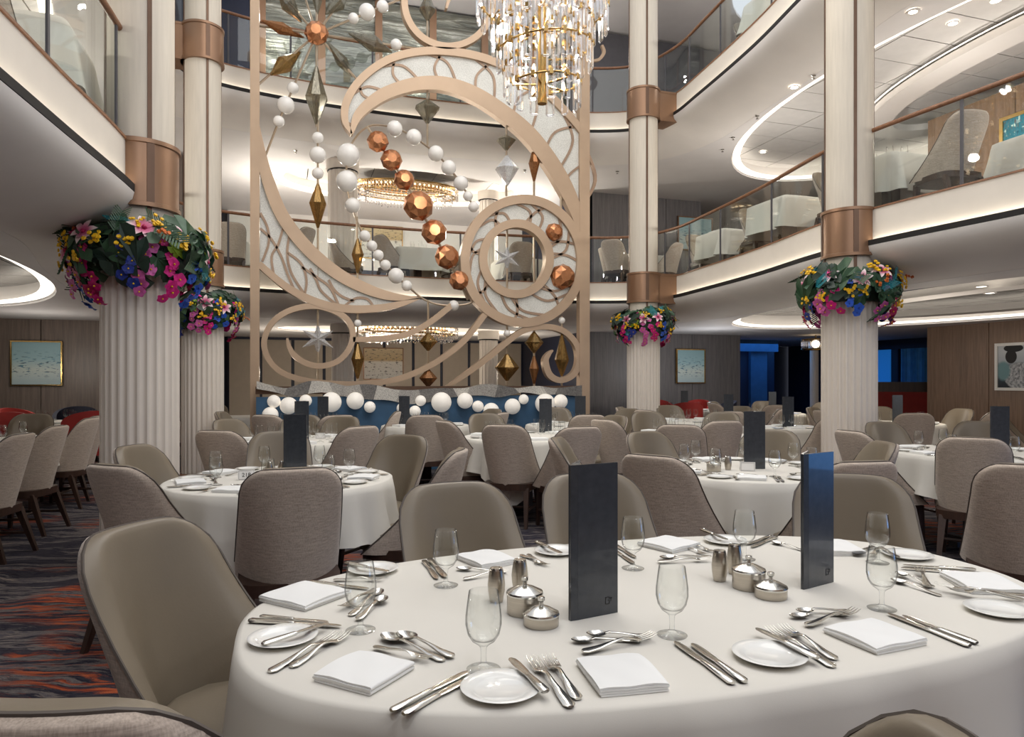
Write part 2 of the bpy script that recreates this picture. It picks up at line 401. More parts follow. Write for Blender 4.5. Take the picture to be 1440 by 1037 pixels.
def lilymat():
    m, nt, b = nmat('lily_petal'); v = mapping(nt); g = N(nt, 'ShaderNodeVectorMath', operation='LENGTH'); nt.links.new(v, g.inputs[0])
    nt.links.new(ramp(nt, g.outputs['Value'], [(.0, lin(190, 60, 110)), (.045, lin(214, 110, 150)), (.085, lin(240, 216, 216)), (.12, lin(244, 232, 228))]), b.inputs['Base Color']); return m
M['f_lily'] = lilymat()
# ------------------------------------------------------------------ the setting
def struct(name, me, parent=None, loc=(0, 0, 0)):
    o = link(name, me, parent, loc)
    if parent is None: o['kind'] = 'structure'
    return o
X0, X1, YN, YB = -9.5, 15.0, -3.0, 18.2
b = MB(); b.add([(X0, YN, 0), (X1, YN, 0), (X1, YB, 0), (X0, YB, 0)], [(0, 1, 2, 3)])
tag(struct('floor', b.mesh('floor', M['carpet'])), 'patterned carpet of charcoal, beige and orange streaks under all tables', 'floor')

half = [(6.15, -3), (6.1, -1), (5.98, 2.0), (5.78, 4.2), (5.64, 5.6), (5.66, 6.4), (5.92, 7.8), (6.1, 9.4), (6.15, 10.3), (5.9, 11.05), (5.2, 11.42), (4.0, 11.65)]
ctrl = half+[(2.275, 11.74)]+[(4.55-x, y) for x, y in reversed(half)]
path = bez(ctrl, 6)
def normals(p):
    out = []
    for i in range(len(p)):
        a, c = p[max(0, i-1)], p[min(len(p)-1, i+1)]
        d = Vector((c[0]-a[0], c[1]-a[1])).normalized(); out.append(Vector((d.y, -d.x)))
    return out
pn = normals(path)
def sweep(prof, z0, mat, name, parent, smooth=None, closed=False, rng=None):
    b = MB(); i0, i1 = rng or (0, len(path)); k = len(prof)
    vs = [(path[i][0]+pn[i].x*d, path[i][1]+pn[i].y*d, z0+z) for i in range(i0, i1) for d, z in prof]
    n = i1-i0; kk = k if closed else k-1
    fs = [(i*k+j, (i+1)*k+j, (i+1)*k+(j+1) % k, i*k+(j+1) % k) for i in range(n-1) for j in range(kk)]
    if closed: fs += [tuple(range(k)), tuple((n-1)*k+j for j in range(k-1, -1, -1))]
    b.add(vs, fs)
    return link(name, b.mesh(name, mat, smooth), parent)
# oval coffers: (cx, cy, rx, ry)
OV_R = (9.3, 7.2, 2.5, 4.8); OV_L = (-4.75, 7.2, 2.5, 4.8); OV_B = (2.4, 14.9, 2.6, 1.35)
def ell(o, n=64, k=1.0, dk=0.0): return [(o[0]+(o[2]*k+dk)*math.cos(2*PI*i/n), o[1]+(o[3]*k+dk)*math.sin(2*PI*i/n)) for i in range(n)]
def sheet(name, z, off, ovals, mat, parent=None, thick=.04):
    bm = bmesh.new()
    def loop(pts):
        vs = [bm.verts.new((x, y, z)) for x, y in pts]
        return [bm.edges.new((vs[i], vs[(i+1) % len(vs)])) for i in range(len(vs))]
    inner = [(path[i][0]+pn[i].x*off, path[i][1]+pn[i].y*off) for i in range(len(path))]
    ed = loop(inner+[(X0, YN), (X0, YB), (X1, YB), (X1, YN)])
    for o in ovals: ed += loop(ell(o))
    bmesh.ops.triangle_fill(bm, edges=ed, use_beauty=True, normal=(0, 0, 1))
    if thick:
        r = bmesh.ops.extrude_face_region(bm, geom=bm.faces[:])
        bmesh.ops.translate(bm, verts=[v for v in r['geom'] if isinstance(v, bmesh.types.BMVert)], vec=(0, 0, thick))
    bmesh.ops.recalc_face_normals(bm, faces=bm.faces)
    me = bpy.data.meshes.new(name); bm.to_mesh(me); bm.free(); me.materials.append(mat)
    o = link(name, me, parent)
    if parent is None: o['kind'] = 'structure'
    return o
for lv, z0, name in ((1, 3.0, 'first'), (2, 6.02, 'second')):
    r = empty('balcony', '%s balcony, pale curved fascia lit from below round the open hall' % ('lower' if lv == 1 else 'upper'), 'balcony', kind='structure')
    sweep([(.05, .084), (0, .084), (0, -.235)], z0, M['fascia'], 'fascia', r, 30)
    sweep([(-.012, .085), (.06, .085), (.06, .1), (-.012, .1)], z0, M['rail_wood'], 'edge_trim', r, None, True)
    sweep([(-.045, -.262), (-.045, -.248), (-.005, -.248), (-.005, -.262)], z0, M['led'], 'light_strip', r, None, True)
    sweep([(-.062, -.285), (-.062, -.232), (-.050, -.232), (-.050, -.285)], z0, M['black'], 'shadow_gap', r, None, True)
    q = [(-.055+.0, -.285)]+[(-.06+.92*(1-math.cos(a)), -.29-.31*math.sin(a)) for a in [PI/2*i/10 for i in range(11)]]
    sweep(q, z0, M['plaster'], 'soffit', r, 40)
    sweep([(.025, .0), (.025, -.02), (.9, -.02), (.9, .0)], z0, M['carpet2'], 'floor_edge', r, None, True)
    c = sheet('ceiling', z0-.60, .80, [OV_R, OV_L]+[OV_B], M['ceil'])
    tag(c, 'pale ceiling with oval coffers under the %s balcony deck' % name, 'ceiling')
    s = sheet('floor', z0-.06, .02, [], M['carpet2'])
    tag(s, 'carpeted floor slab of the %s balcony deck' % name, 'floor')
tag(sheet('ceiling', 8.46, .5, [OV_R, OV_L], M['ceil']), 'pale ceiling high above the upper balcony deck', 'ceiling')

# coffers with light coves and tiled tops
def coffer(o, z, tile, label, tiles, ring=None, blue=False):
    r = empty('ceiling_coffer', label, 'ceiling coffer', (o[0], o[1], z), kind='structure')
    e = (0, 0, o[2], o[3]); n = 72
    b = MB()
    A, Bq, D = ell(e, n, 1, .0), ell(e, n, 1, .02), ell(e, n, 1, .02)
    b.add([(x, y, 0) for x, y in A]+[(x, y, .30) for x, y in Bq], [(i, (i+1) % n, n+(i+1) % n, n+i) for i in range(n)])
    link('rim', b.mesh('rim', M['plaster'], 40), r)
    b = MB(); A, Bq = ell(e, n, 1, -.16), ell(e, n, 1, -.02)
    for p in range(1):
        lo = [(x, y, .045) for x, y in A]; hi = [(x, y, .015) for x, y in Bq]
        b.add(lo+hi, [(i, (i+1) % n, n+(i+1) % n, n+i) for i in range(n)])
    link('cove_light', b.mesh('cove_light', M['led_blue' if blue else 'led_soft'], 40), r)
    t = tiles; gx = int(o[2]*2/t[0])+1; gy = int(o[3]*2/t[1])+1
    b = MB(); b.box((0, 0, 0), (t[0]-.018, t[1]-.018, .02)); tm = b.mesh('tile', M[tile])
    b = MB(); b.add([(-o[2]-.1, -o[3]-.1, .31), (o[2]+.1, -o[3]-.1, .31), (o[2]+.1, o[3]+.1, .31), (-o[2]-.1, o[3]+.1, .31)], [(0, 1, 2, 3)])
    link('backing', b.mesh('backing', M['black']), r)
    for i in range(gx):
        for j in range(gy):
            x, y = (i-(gx-1)/2)*t[0], (j-(gy-1)/2)*t[1]
            if (x/(o[2]+.5))**2+(y/(o[3]+.5))**2 < 1: link('tile', tm, r, (x, y, .27))
    if ring:
        e2 = (ring[0]-o[0], ring[1]-o[1], ring[2], ring[3]); b = MB()
        A, Bq = ell(e2, n), ell(e2, n, 1, -.42)
        b.add([(x, y, h) for h in (.06, .16) for x, y in A]+[(x, y, h) for h in (.06, .16) for x, y in Bq],
              [(i, (i+1) % n, n+(i+1) % n, n+i) for i in range(n)]+[(2*n+i, 2*n+(i+1) % n, (i+1) % n, i) for i in range(n)]+
              [(3*n+i, 3*n+(i+1) % n, 2*n+(i+1) % n, 2*n+i) for i in range(n)])
        link('drop_ring', b.mesh('drop_ring', M['plaster'], 35), r)
        b = MB(); A, Bq = ell(e2, n, 1, .03), ell(e2, n, 1, .06)
        b.add([(x, y, .17) for x, y in A]+[(x, y, .17) for x, y in Bq], [(i, (i+1) % n, n+(i+1) % n, n+i) for i in range(n)])
        link('ring_light', b.mesh('ring_light', M['led_soft']), r)
    return r
RING = (9.7, 6.0, 1.55, 3.5)
coffer(OV_R, 2.42, 'tile_dk', 'oval mirror-tiled coffer with lit cove over the lower tables by the brown wood wall', (.9, .9), (9.7, 7.2, 1.6, 3.2))
coffer(OV_L, 2.42, 'tile_dk', 'oval coffer with bright cove beside the grey wood wall and blue painting', (.9, .9))
coffer(OV_R, 5.44, 'tile', 'large oval tiled coffer with lit cove above the glass-railed balcony tables', (.95, .6), RING)
coffer(OV_L, 5.44, 'tile', 'oval tiled coffer above the balcony with the draped white cloth', (.95, .6))
coffer(OV_B, 5.44, 'plaster', 'oval lit coffer round the balcony ring chandelier behind the screen', (1.3, .9))
coffer(OV_B, 2.42, 'plaster', 'oval lit coffer round the lower ring chandelier behind the screen', (1.3, .9))

# recessed downlights and ceiling sprinklers
dl = MB(); dl.lathe([(.05, -.004), (.062, -.008), (.07, 0), (.07, .004)], 16, cap=False); dlm = dl.mesh('trim_ring', M['plaster'], 40)
db = MB(); db.lathe([(.0, -.002), (.05, -.003)], 16, cap=False); dbm = db.mesh('bulb', M['lamp'])
k = 0
dsp = [(1377, 79, 5.70), (1283, 17, 5.42), (1285, 16, 5.42), (1340, 33, 5.70), (1117, 123, 5.42), (1073, 214, 5.70), (939, 83, 8.46), (1400, 1, 5.42), (1392, 412, 2.42), (1380, 403, 2.42)]
dlab = ['on the big tiled coffer', 'by the coffer rim, outer of two', 'by the coffer rim, inner of two', 'in the narrow tile strip of the coffer', 'on the plain ceiling left of the coffer', 'in the oval coffer above the balcony table', 'on the ceiling behind the slim back column', 'at the top edge by the curved coffer', 'in the mirror ceiling, lower of two', 'in the mirror ceiling, upper of two']
for (px, py, z), l in zip(dsp, dlab):
    p = at_z(px, py, z-.012)
    if p.length > 30: continue
    r = empty('downlight', 'small round recessed downlight '+l, 'downlight', p, group='recessed ceiling downlights')
    link('trim_ring', dlm, r); link('bulb', dbm, r)
sp = MB(); sp.lathe([(.03, 0), (.03, -.008), (.012, -.012), (.01, -.04), (.022, -.045), (.0, -.05)], 10, cap=False); spm = sp.mesh('ceiling_sprinkler', M['steel'], 40)
for i, (px, py, z, l) in enumerate([(1144, 106, 5.42, 'nearest the smooth column'), (1065, 163, 5.42, 'second from the smooth column'), (1031, 193, 5.42, 'third from the smooth column'), (1016, 210, 5.42, 'fourth from the smooth column'),
        (868, 241, 5.42, 'between screen post and slim column'), (416, 212, 5.42, 'behind the beads left of the screen'), (738, 239, 5.42, 'behind the crystals in the screen'), (270, 220, 5.42, 'between the two columns beside the screen')]):
    p = at_z(px, py, z-.0)
    if p.length < 30: tag(link('ceiling_sprinkler', spm, None, p), 'tiny steel ceiling sprinkler '+l, 'sprinkler', 'ceiling sprinklers')

# walls
def wall(name, x0, x1, z0, z1, y, mat, pw, label, axis='x', back='black', gap=.012, th=.05):
    """upright wall at y (axis x) or at x=y (axis y) built of single panels proud of a dark backing"""
    L = x1-x0; n = max(1, round(L/pw)); w = L/n
    r = empty(name, label, 'wall', (x0, y, z0) if axis == 'x' else (y, x0, z0), kind='structure')
    s = -1 if axis == 'x' else (-1 if y > 2 else 1)
    b = MB()
    if axis == 'x': b.box((L/2, th, (z1-z0)/2), (L, .06, z1-z0))
    else: b.box((-s*th, L/2, (z1-z0)/2), (.06, L, z1-z0))
    link('backing', b.mesh('backing', M[back]), r)
    b = MB()
    if axis == 'x': b.box((0, 0, (z1-z0)/2), (w-gap, .04, z1-z0))
    else: b.box((0, 0, (z1-z0)/2), (.04, w-gap, z1-z0))
    me = b.mesh('panel', M[mat])
    for i in range(n): link('panel', me, r, ((i+.5)*w, 0, 0) if axis == 'x' else (0, (i+.5)*w, 0))
    return r
wall('wall_rear_left', X0, -1.75, 0, 2.42, 13.9, 'wood', 1.15, 'grey wood-panelled rear wall with the pale blue painting')
wall('wall_rear_right', 6.2, 10.05, 0, 2.42, 13.9, 'wood_g', 1.3, 'blue-grey wood-panelled rear wall behind the slim column')
wall('wall_upper_rear_right', 6.3, 9.0, 3, 5.42, 13.9, 'wood_g', .95, 'grey wood panels of the balcony rear wall')
wall('wall_upper_rear_left', X0, -1.75, 3, 5.42, 13.9, 'wood', 1.15, 'grey wood panels behind the balcony on the draped cloth side')
wall('wall_right', 3.0, 10.7, 0, 2.42, 12.1, 'wood_r', 1.35, 'brown wood-panelled side wall with the portrait print', 'y')
wall('wall_upper_right', 1.5, 8.35, 3, 5.36, 9.46, 'wood_r', 1.25, 'warm wood side wall of the balcony with teal painting', 'y')
wall('wall_rear_centre', -1.3, 6.1, 0, 2.36, YB-.2, 'beige_panel', .74, 'beige rear wall panels parted by dark blue strips', back='navy_paint', gap=.075)
wall('wall_upper_rear_centre', -1.3, 6.1, 3, 5.42, YB-.2, 'plaster', 2.4, 'bright white rear wall of the balcony behind the screen', back='plaster', gap=.004)
b = MB(); b.box((0, 0, 0), (7.4, .06, .14)); tag(struct('trim_1', b.mesh('trim', M['navy_paint']), None, (2.4, YB-.27, 4.05)), 'dark blue dado line across the white balcony rear wall', 'trim')
b = MB(); b.box((0, 0, 0), (7.4, .06, .08)); tag(struct('trim_2', b.mesh('trim', M['navy_paint']), None, (2.4, YB-.27, 2.38)), 'dark blue line on top of the beige panels', 'trim')
b = MB(); b.box((0, 0, 4.2), (.1, 4.4, 8.4)); me = b.mesh('wall', M['navy_paint'])
for nm, x, l in (('wall_alcove_left', -1.55, 'dark blue return wall left of the screen'), ('wall_alcove_right', 6.15, 'dark blue return wall right of the screen')):
    tag(struct(nm, me, None, (x, 16, 0)), l, 'wall')
b = MB(); b.box((0, 0, 4.2), (.1, 21, 8.4)); tag(struct('wall_left', b.mesh('wall', M['wood'], None), None, (X0, 7.5, 0)), 'far grey wood side wall', 'wall')
tag(struct('wall_outer_right', b.mesh('wall', M['plaster']), None, (X1, 7.5, 0)), 'far plain side wall of the dining hall', 'wall')
b = MB(); b.box((0, 0, 4.2), (24.5, .1, 8.4)); tag(struct('wall_rear', b.mesh('wall', M['navy_paint']), None, (2.75, YB+.05, 0)), 'dark rear end wall behind all panels', 'wall')
b = MB(); b.box((0, 0, 1.7), (24.5, .1, 3.4)); tag(struct('wall_light_block', b.mesh('wall', M['wood_r']), None, (2.75, -2.6, 0)), 'unseen low brown wood wall added behind the camera to shade the near cloth', 'wall')  # unseen, added to keep low light off the near cloth's skirt
# blue-lit passage in the rear right
b = MB(); b.box((0, 0, 1.2), (2.0, .12, 2.4)); tag(struct('wall_blue_left', b.mesh('wall', M['navy_paint']), None, (11.3, 15.6, 0)), 'dark blue wall of the rear passage', 'wall')
b = MB(); b.box((0, 0, 1.2), (.5, .12, 2.4)); tag(struct('wall_blue_pier', b.mesh('wall', M['blue_wall']), None, (11.75, 15.5, 0)), 'narrow blue-lit pier in the rear passage', 'wall')
b = MB(); b.box((0, 0, 0), (2.0, .1, .3)); tag(struct('trim_3', b.mesh('trim', M['blue_wall']), None, (11.2, 15.3, 2.25)), 'blue-lit header over the dark passage', 'trim')
b = MB(); b.box((0, 0, 1.2), (.1, 7.4, 2.4)); tag(struct('wall_passage', b.mesh('wall', M['navy_paint']), None, (14.9, 14.4, 0)), 'dark blue side wall of the rear passage', 'wall')
b = MB(); b.grid(lambda u, v: (.035*math.sin(46*u)+.015*math.sin(110*u), -.42+.84*u, .9+1.25*v), 90, 1)
w = empty('window_1', 'blue-lit curtained window beyond the fluted column', 'window', (14.78, 13.45, 0), kind='structure'); link('curtain', b.mesh('curtain', simple('blue_lit_curtain', (70, 150, 210), .7), 60), w)
b = MB(); b.box((.03, 0, 1.5), (.03, .62, 1.3)); q = link('pane', b.mesh('pane', emit('blue_window', (36, 120, 205), .35)), w, (0, 1.05, 0))
for y in (-.48, .5, 1.42):
    b = MB(); b.box((0, y, 1.5), (.07, .08, 1.5)); link('frame_post', b.mesh('frame_post', M['navy_paint']), w)
b = MB(); b.box((0, .45, 2.2), (.08, 2.0, .1)); link('frame_head', b.mesh('frame_head', M['navy_paint']), w)
r = empty('banquette', 'dark wood booth with a red seat back in the passage', 'booth', (13.5, 12.55, 0), -.75)
b = MB(); b.box((0, .2, .66), (2.1, .12, 1.32)); b.box((-1.0, -.1, .66), (.1, .6, 1.32)); link('screen_panel', b.mesh('screen_panel', M['walnut']), r)
b = MB(); b.box((.2, .08, .78), (1.5, .12, .62)); link('backrest', b.mesh('backrest', M['red']), r)
b = MB(); b.box((.2, -.2, .40), (1.5, .5, .14)); b.box((.2, -.15, .17), (1.4, .4, .33)); link('seat', b.mesh('seat', M['red']), r)
# deck three: mirrored rear wall with bronze mullions, dark cladding at the sides
r = empty('wall_mirror', 'fluted mirror wall with bronze uprights above the screen', 'wall', (0, 13.2, 6.0), kind='structure')
b = MB(); b.box((0, 0, 1.2), (1.0, .04, 2.4)); me = b.mesh('mirror_panel', M['mirror'])
b = MB(); b.box((0, -.03, 1.2), (.13, .1, 2.4)); mm = b.mesh('mullion', M['bronze'])
for i in range(6):
    link('mirror_panel', me, r, (.12+i*1.02, 0, 0)); link('mullion', mm, r, (-.39+i*1.02, 0, 0))
b = MB(); b.box((0, 0, 1.2), (3.6, .1, 2.4))
tag(struct('wall_upper_left_dark', b.mesh('wall', M['navy_paint']), None, (-2.4, 13.3, 6)), 'dark blue wall beside the mirror wall on the top deck', 'wall')
tag(struct('wall_upper_right_grey', b.mesh('wall', M['dark_grey']), None, (7.2, 13.0, 6)), 'dark grey panelling on the top deck behind the chandelier', 'wall')

# glass railings: panels, posts and a wooden handrail along each balcony edge
def railing(z0, label):
    r = empty('glass_railing', label, 'railing', (0, 0, z0))
    off = .05; P = [Vector((path[i][0]+pn[i].x*off, path[i][1]+pn[i].y*off, 0)) for i in range(len(path))]
    b = MB(); b.tube([p+Vector((0, 0, .90)) for p in P], .024, 8); link('handrail', b.mesh('handrail', M['rail_wood'], 50), r)
    b = MB(); b.box((0, 0, .49), (.028, .014, .80)); pm = b.mesh('post', M['dark_grey'])
    i = 0; st = 5
    while i < len(P)-1:
        j = min(i+st, len(P)-1); seg = P[i:j+1]
        if (seg[-1]-seg[0]).length > .2 and seg[0].y > -1.5 or seg[-1].y > -1.5:
            b = MB(); nn = len(seg)
            sh = [(q*.006) for q in (0, 1)]
            vs = [(p.x+pn[i+a].x*s, p.y+pn[i+a].y*s, h) for a, p in enumerate(seg) for s, h in ((0, .09), (0, .87), (.012, .87), (.012, .09))]
            b.add(vs, [(a*4+q, (a+1)*4+q, (a+1)*4+(q+1) % 4, a*4+(q+1) % 4) for a in range(nn-1) for q in range(4)]+[(0, 1, 2, 3), tuple((nn-1)*4+q for q in (3, 2, 1, 0))])
            link('glass_panel', b.mesh('glass_panel', M['rail_glass'], 30), r)
            link('post', pm, r, (P[i].x, P[i].y, 0), (0, 0, math.atan2(-pn[i].x, pn[i].y)))
        i = j
    return r
railing(3.0, 'glass balcony railing with slim wooden handrail on the lower balcony')
railing(6.02, 'glass balcony railing with slim wooden handrail on the upper balcony')

# ------------------------------------------------------------------ columns with bronze collars
def column(x, y, side, label):
    r = empty('column', label, 'column', (x, y, 0), kind='structure')
    b = MB(); nf = 26; seg = nf*8
    def flute(i):
        t = (i/8) % 1; return .268-.022*abs(math.sin(PI*min(1, max(0, (t-.12)/.76))))**.8 if .12 < t < .88 else .268
    vs = [(flute(i)*math.cos(2*PI*i/seg), flute(i)*math.sin(2*PI*i/seg), z) for z in (.12, 2.2) for i in range(seg)]
    b.add(vs, [(i, (i+1) % seg, seg+(i+1) % seg, seg+i) for i in range(seg)]+[tuple(seg+i for i in range(seg))])
    link('fluted_shaft', b.mesh('fluted_shaft', M['col_low'], 50), r)
    b = MB(); b.lathe([(.30, 0), (.30, .10), (.285, .12), (.26, .12)], 48); link('base', b.mesh('base', M['bronze'], 40), r)
    b = MB(); b.lathe([(.232, 2.15), (.232, 8.44)], 56); link('smooth_shaft', b.mesh('smooth_shaft', M['col_up'], 40), r)
    b = MB()
    ang = math.atan2(-y, -x)+(.0)
    for da in (.25, .25+PI, .25+PI/2, .25-PI/2):
        a = ang+da; b.box((.231*math.cos(a), .231*math.sin(a), 5.3), (.02, .03, 6.28), Matrix.Rotation(a, 3, 'Z'))
    link('joint_strip', b.mesh('joint_strip', M['bronze_dk']), r)
    for z0 in (2.62, 5.62):
        b = MB(); b.lathe([(.232, 0), (.275, 0), (.275, .03), (.262, .035), (.262, .455), (.275, .46), (.275, .49), (.232, .49)], 56, cap=False)
        c = link('collar', b.mesh('collar', M['bronze'], 35), r, (0, 0, z0))
        b = MB()
        for da in (.25, .25+PI/2, .25-PI/2, .25+PI):
            a = ang+da; b.box((.264*math.cos(a), .264*math.sin(a), .245), (.012, .05, .48), Matrix.Rotation(a, 3, 'Z'))
        link('seam', b.mesh('seam', M['bronze_dk']), c)
        b = MB(); w = .62 if y > 8 else .34
        cx = side*(.2+w/2)
        b.box((cx, .06, .245), (w, .36, .47)); b.box((cx, .06, .015), (w+.012, .372, .03)); b.box((cx, .06, .475), (w+.012, .372, .03))
        b.box((cx+side*w*.18, -.124, .245), (.014, .01, .46))
        link('bracket', b.mesh('bracket', M['bronze']), c)
    return r
COL = {'L1': (-1.035, 5.89), 'R1': (5.585, 5.88), 'L2': (-1.06, 10.32), 'R2': (5.606, 10.33)}
column(*COL['L1'], -1, 'thick fluted column with flowers nearest the wood wall and red chairs')
column(*COL['R1'], 1, 'thick fluted column with flowers between the two balconies and blue passage')
column(*COL['L2'], -1, 'slimmer-looking fluted column just left of the decorative screen')
column(*COL['R2'], 1, 'slim-looking fluted column just right of the decorative screen')
def backcol(px, lo, hi, Y, label, rr=.19):
    p = at_Y(px, 500, Y); r = empty('column', label, 'column', (p.x, Y, lo), kind='structure')
    b = MB(); seg = 96
    vs = [((rr-(.012 if (i//3) % 2 else 0))*math.cos(2*PI*i/seg), (rr-(.012 if (i//3) % 2 else 0))*math.sin(2*PI*i/seg), z) for z in (0, hi-lo-.18) for i in range(seg)]
    b.add(vs, [(i, (i+1) % seg, seg+(i+1) % seg, seg+i) for i in range(seg)]); link('shaft', b.mesh('shaft', M['col_low']), r)
    b = MB(); b.lathe([(rr+.01, hi-lo-.2), (rr+.01, hi-lo-.18)], 40); link('shadow_ring', b.mesh('shadow_ring', M['black']), r)
    b = MB(); b.lathe([(rr+.03, hi-lo-.18), (rr+.03, hi-lo)], 40); link('capital', b.mesh('capital', M['col_low'], 40), r)
    b = MB(); b.lathe([(rr+.03, 0), (rr+.03, .09), (rr, .1)], 40); link('base', b.mesh('base', M['bronze'], 40), r)
for lo, hi, w in ((0, 2.42, 'lower'), (3, 5.42, 'balcony')):
    backcol(482, lo, hi, 13.4, 'grey fluted column behind the screen on the %s deck, near the gold framed painting' % w, .27 if lo else .2)
    backcol(687, lo, hi, 14.6, 'grey fluted column behind the ring of the screen on the %s deck' % w, .2)
p = at_z(1145, 480, 1.5)
backcol(1145, 0, 2.3, 14.2, 'warm-lit slim column in the blue passage', .1)

# ------------------------------------------------------------------ paintings
def frame(px0, py0, px1, py1, Y, kind, fm, label, axis='x', fw=.022, mat=None):
    f = at_Y if axis == 'x' else at_X
    a, c = f(px0, py1, Y), f(px1, py0, Y)
    if axis == 'x': w, h = c.x-a.x, c.z-a.z
    else: w, h = abs(c.y-a.y), at_X((px0), py0, Y).z-a.z
    ctr = (a+c)/2
    r = empty('framed_painting', label, 'painting', (ctr.x, ctr.y, ctr.z))
    d = (lambda x, t, z: (x, t, z)) if axis == 'x' else (lambda x, t, z: (t, x, z))
    def bx(b, x, z, sx, sz, t=0, st=.04): b.box(d(x, t, z), d(sx, st, sz))
    b = MB(); bx(b, 0, 0, w, h, 0, .02); link('canvas', b.mesh('canvas', painting('painting_'+kind, kind)), r)
    for s in (-1, 1):
        b = MB(); bx(b, s*(w/2+fw/2), 0, fw, h+2*fw, -.005, .05); link('frame_bar', b.mesh('frame_bar', M[fm]), r)
        b = MB(); bx(b, 0, s*(h/2+fw/2), w, fw, -.005, .05); link('frame_bar', b.mesh('frame_bar', M[fm]), r)
    return r
frame(17, 482, 86, 541, 13.83, 'blue', 'gold', 'pale blue abstract painting in a thin gold frame on grey wood wall')
frame(952, 493, 990, 538, 13.83, 'blue', 'gold', 'small light blue painting in gold frame right of the slim column')
frame(512, 491, 566, 533, YB-.26, 'snow', 'bronze', 'winter trees painting on the beige wall behind the screen')
frame(508, 321, 565, 362, YB-.26, 'snow', 'gold', 'pale painting in gold frame on the white balcony wall')
frame(954, 309, 1000, 350, 13.83, 'blue', 'bronze', 'light blue painting on the balcony wood wall behind the railing')
frame(1404, 486, 1460, 544, 12.05, 'portrait', 'card', 'black and white fashion portrait print in a white frame', 'y', .05)
frame(1412, 160, 1475, 222, 9.40, 'teal', 'gold', 'teal abstract painting in pale frame on the balcony side wall', 'y', .05)
# ------------------------------------------------------------------ decorative screen (one standing piece of metalwork)
YS = 10.85
SX, SZ0 = 2.15, 0.0
screen = empty('decorative_screen', 'tall champagne metal screen with crescents, rings, crystals and white beads', 'screen', (SX, YS, 0))
def S(px, py): p = at_Y(px, py, YS); return (p.x-SX, p.z)
def mpp(px): return (YS/(CS-SN*(px-720)/FPX))/FPX        # metres per photo pixel at the screen
def bandpoly(pts, n=8, close=False):
    q = bez(pts, n, close); m = len(q); L, R = [], []
    for i in range(m):
        a = q[i-1] if (close or i > 0) else q[i]; c = q[(i+1) % m] if (close or i < m-1) else q[i]
        dx, dy = c[0]-a[0], c[1]-a[1]; l = math.hypot(dx, dy) or 1; w = q[i][2]/2
        L.append((q[i][0]+dy/l*w, q[i][1]-dx/l*w)); R.append((q[i][0]-dy/l*w, q[i][1]+dx/l*w))
    return L, R
def band(name, pts, depth=.13, mat='champagne', n=8, close=False, yo=0.0, parent=screen):
    L, R = bandpoly(pts, n, close); m = len(L); b = MB(); vs = []
    for l, r in zip(L, R):
        l, r = S(*l), S(*r)
        vs += [(l[0], yo-depth/2, l[1]), (r[0], yo-depth/2, r[1]), (r[0], yo+depth/2, r[1]), (l[0], yo+depth/2, l[1])]
    fs = [(i*4+j, ((i+1) % m)*4+j, ((i+1) % m)*4+(j+1) % 4, i*4+(j+1) % 4) for i in range(m if close else m-1) for j in range(4)]
    if not close: fs += [(0, 1, 2, 3), tuple((m-1)*4+j for j in (3, 2, 1, 0))]
    b.add(vs, fs); return link(name, b.mesh(name, M[mat], 40), parent)
def strip_panel(name, A, Bq, n=40, th=.03):
    """glass sheet spanning two curves"""
    A, Bq = bez(A, 8), bez(Bq, 8)
    def smp(P, t):
        k = t*(len(P)-1); i = min(int(k), len(P)-2); f = k-i
        return (P[i][0]*(1-f)+P[i+1][0]*f, P[i][1]*(1-f)+P[i+1][1]*f)
    b = MB(); vs = []
    for i in range(n+1):
        for P, y in ((A, -th/2), (Bq, -th/2), (Bq, th/2), (A, th/2)):
            s = S(*smp(P, i/n)); vs.append((s[0], y, s[1]))
    b.add(vs, [(i*4+j, (i+1)*4+j, (i+1)*4+(j+1) % 4, i*4+(j+1) % 4) for i in range(n) for j in range(4)])
    return link(name, b.mesh(name, M['infill'], 40), screen), smp, A, Bq
for x, w in ((358.5, 13), (820, 14)):
    s = S(x, 300); t = S(x+w, 300); b = MB(); b.box((s[0], 0, 4.1), (t[0]-s[0], .14, 8.2)); link('post', b.mesh('post', M['champagne']), screen)
# lower left crescent
band('crescent_rim', [(362, 180, 7), (369, 225, 14), (378, 258, 17), (393, 297, 18), (413, 328, 18), (440, 358, 18), (475, 386, 17), (515, 407, 15), (552, 418, 11), (590, 420, 2)])
band('crescent_rim', [(364, 372, 9), (404, 405, 10), (446, 426, 11), (488, 435, 11), (531, 434, 10), (563, 428, 8), (590, 420, 2)])
pan, smp, A, Bq = strip_panel('glass_panel', [(366, 240), (378, 272), (400, 312), (432, 352), (470, 384), (512, 407), (560, 420)], [(366, 375), (385, 393), (404, 405), (446, 426), (488, 435), (531, 433), (566, 425)])
for v in ([(366, 300), (376, 320), (378, 342), (369, 368)], [(366, 322), (381, 336), (395, 360), (404, 385), (413, 406)], [(398, 322), (391, 345), (382, 362), (386, 392)], [(407, 330), (404, 358), (410, 385), (428, 414)],
          [(405, 356), (424, 372), (431, 395), (428, 416)], [(436, 378), (445, 395), (452, 410), (472, 428)], [(424, 376), (445, 390), (464, 405), (476, 429)], [(484, 431), (500, 420), (516, 421), (524, 430)], [(462, 394), (470, 408), (482, 418), (498, 424)]):
    band('vein', [(x, y, 3.4) for x, y in v], .06, 'champ_dk', 6)
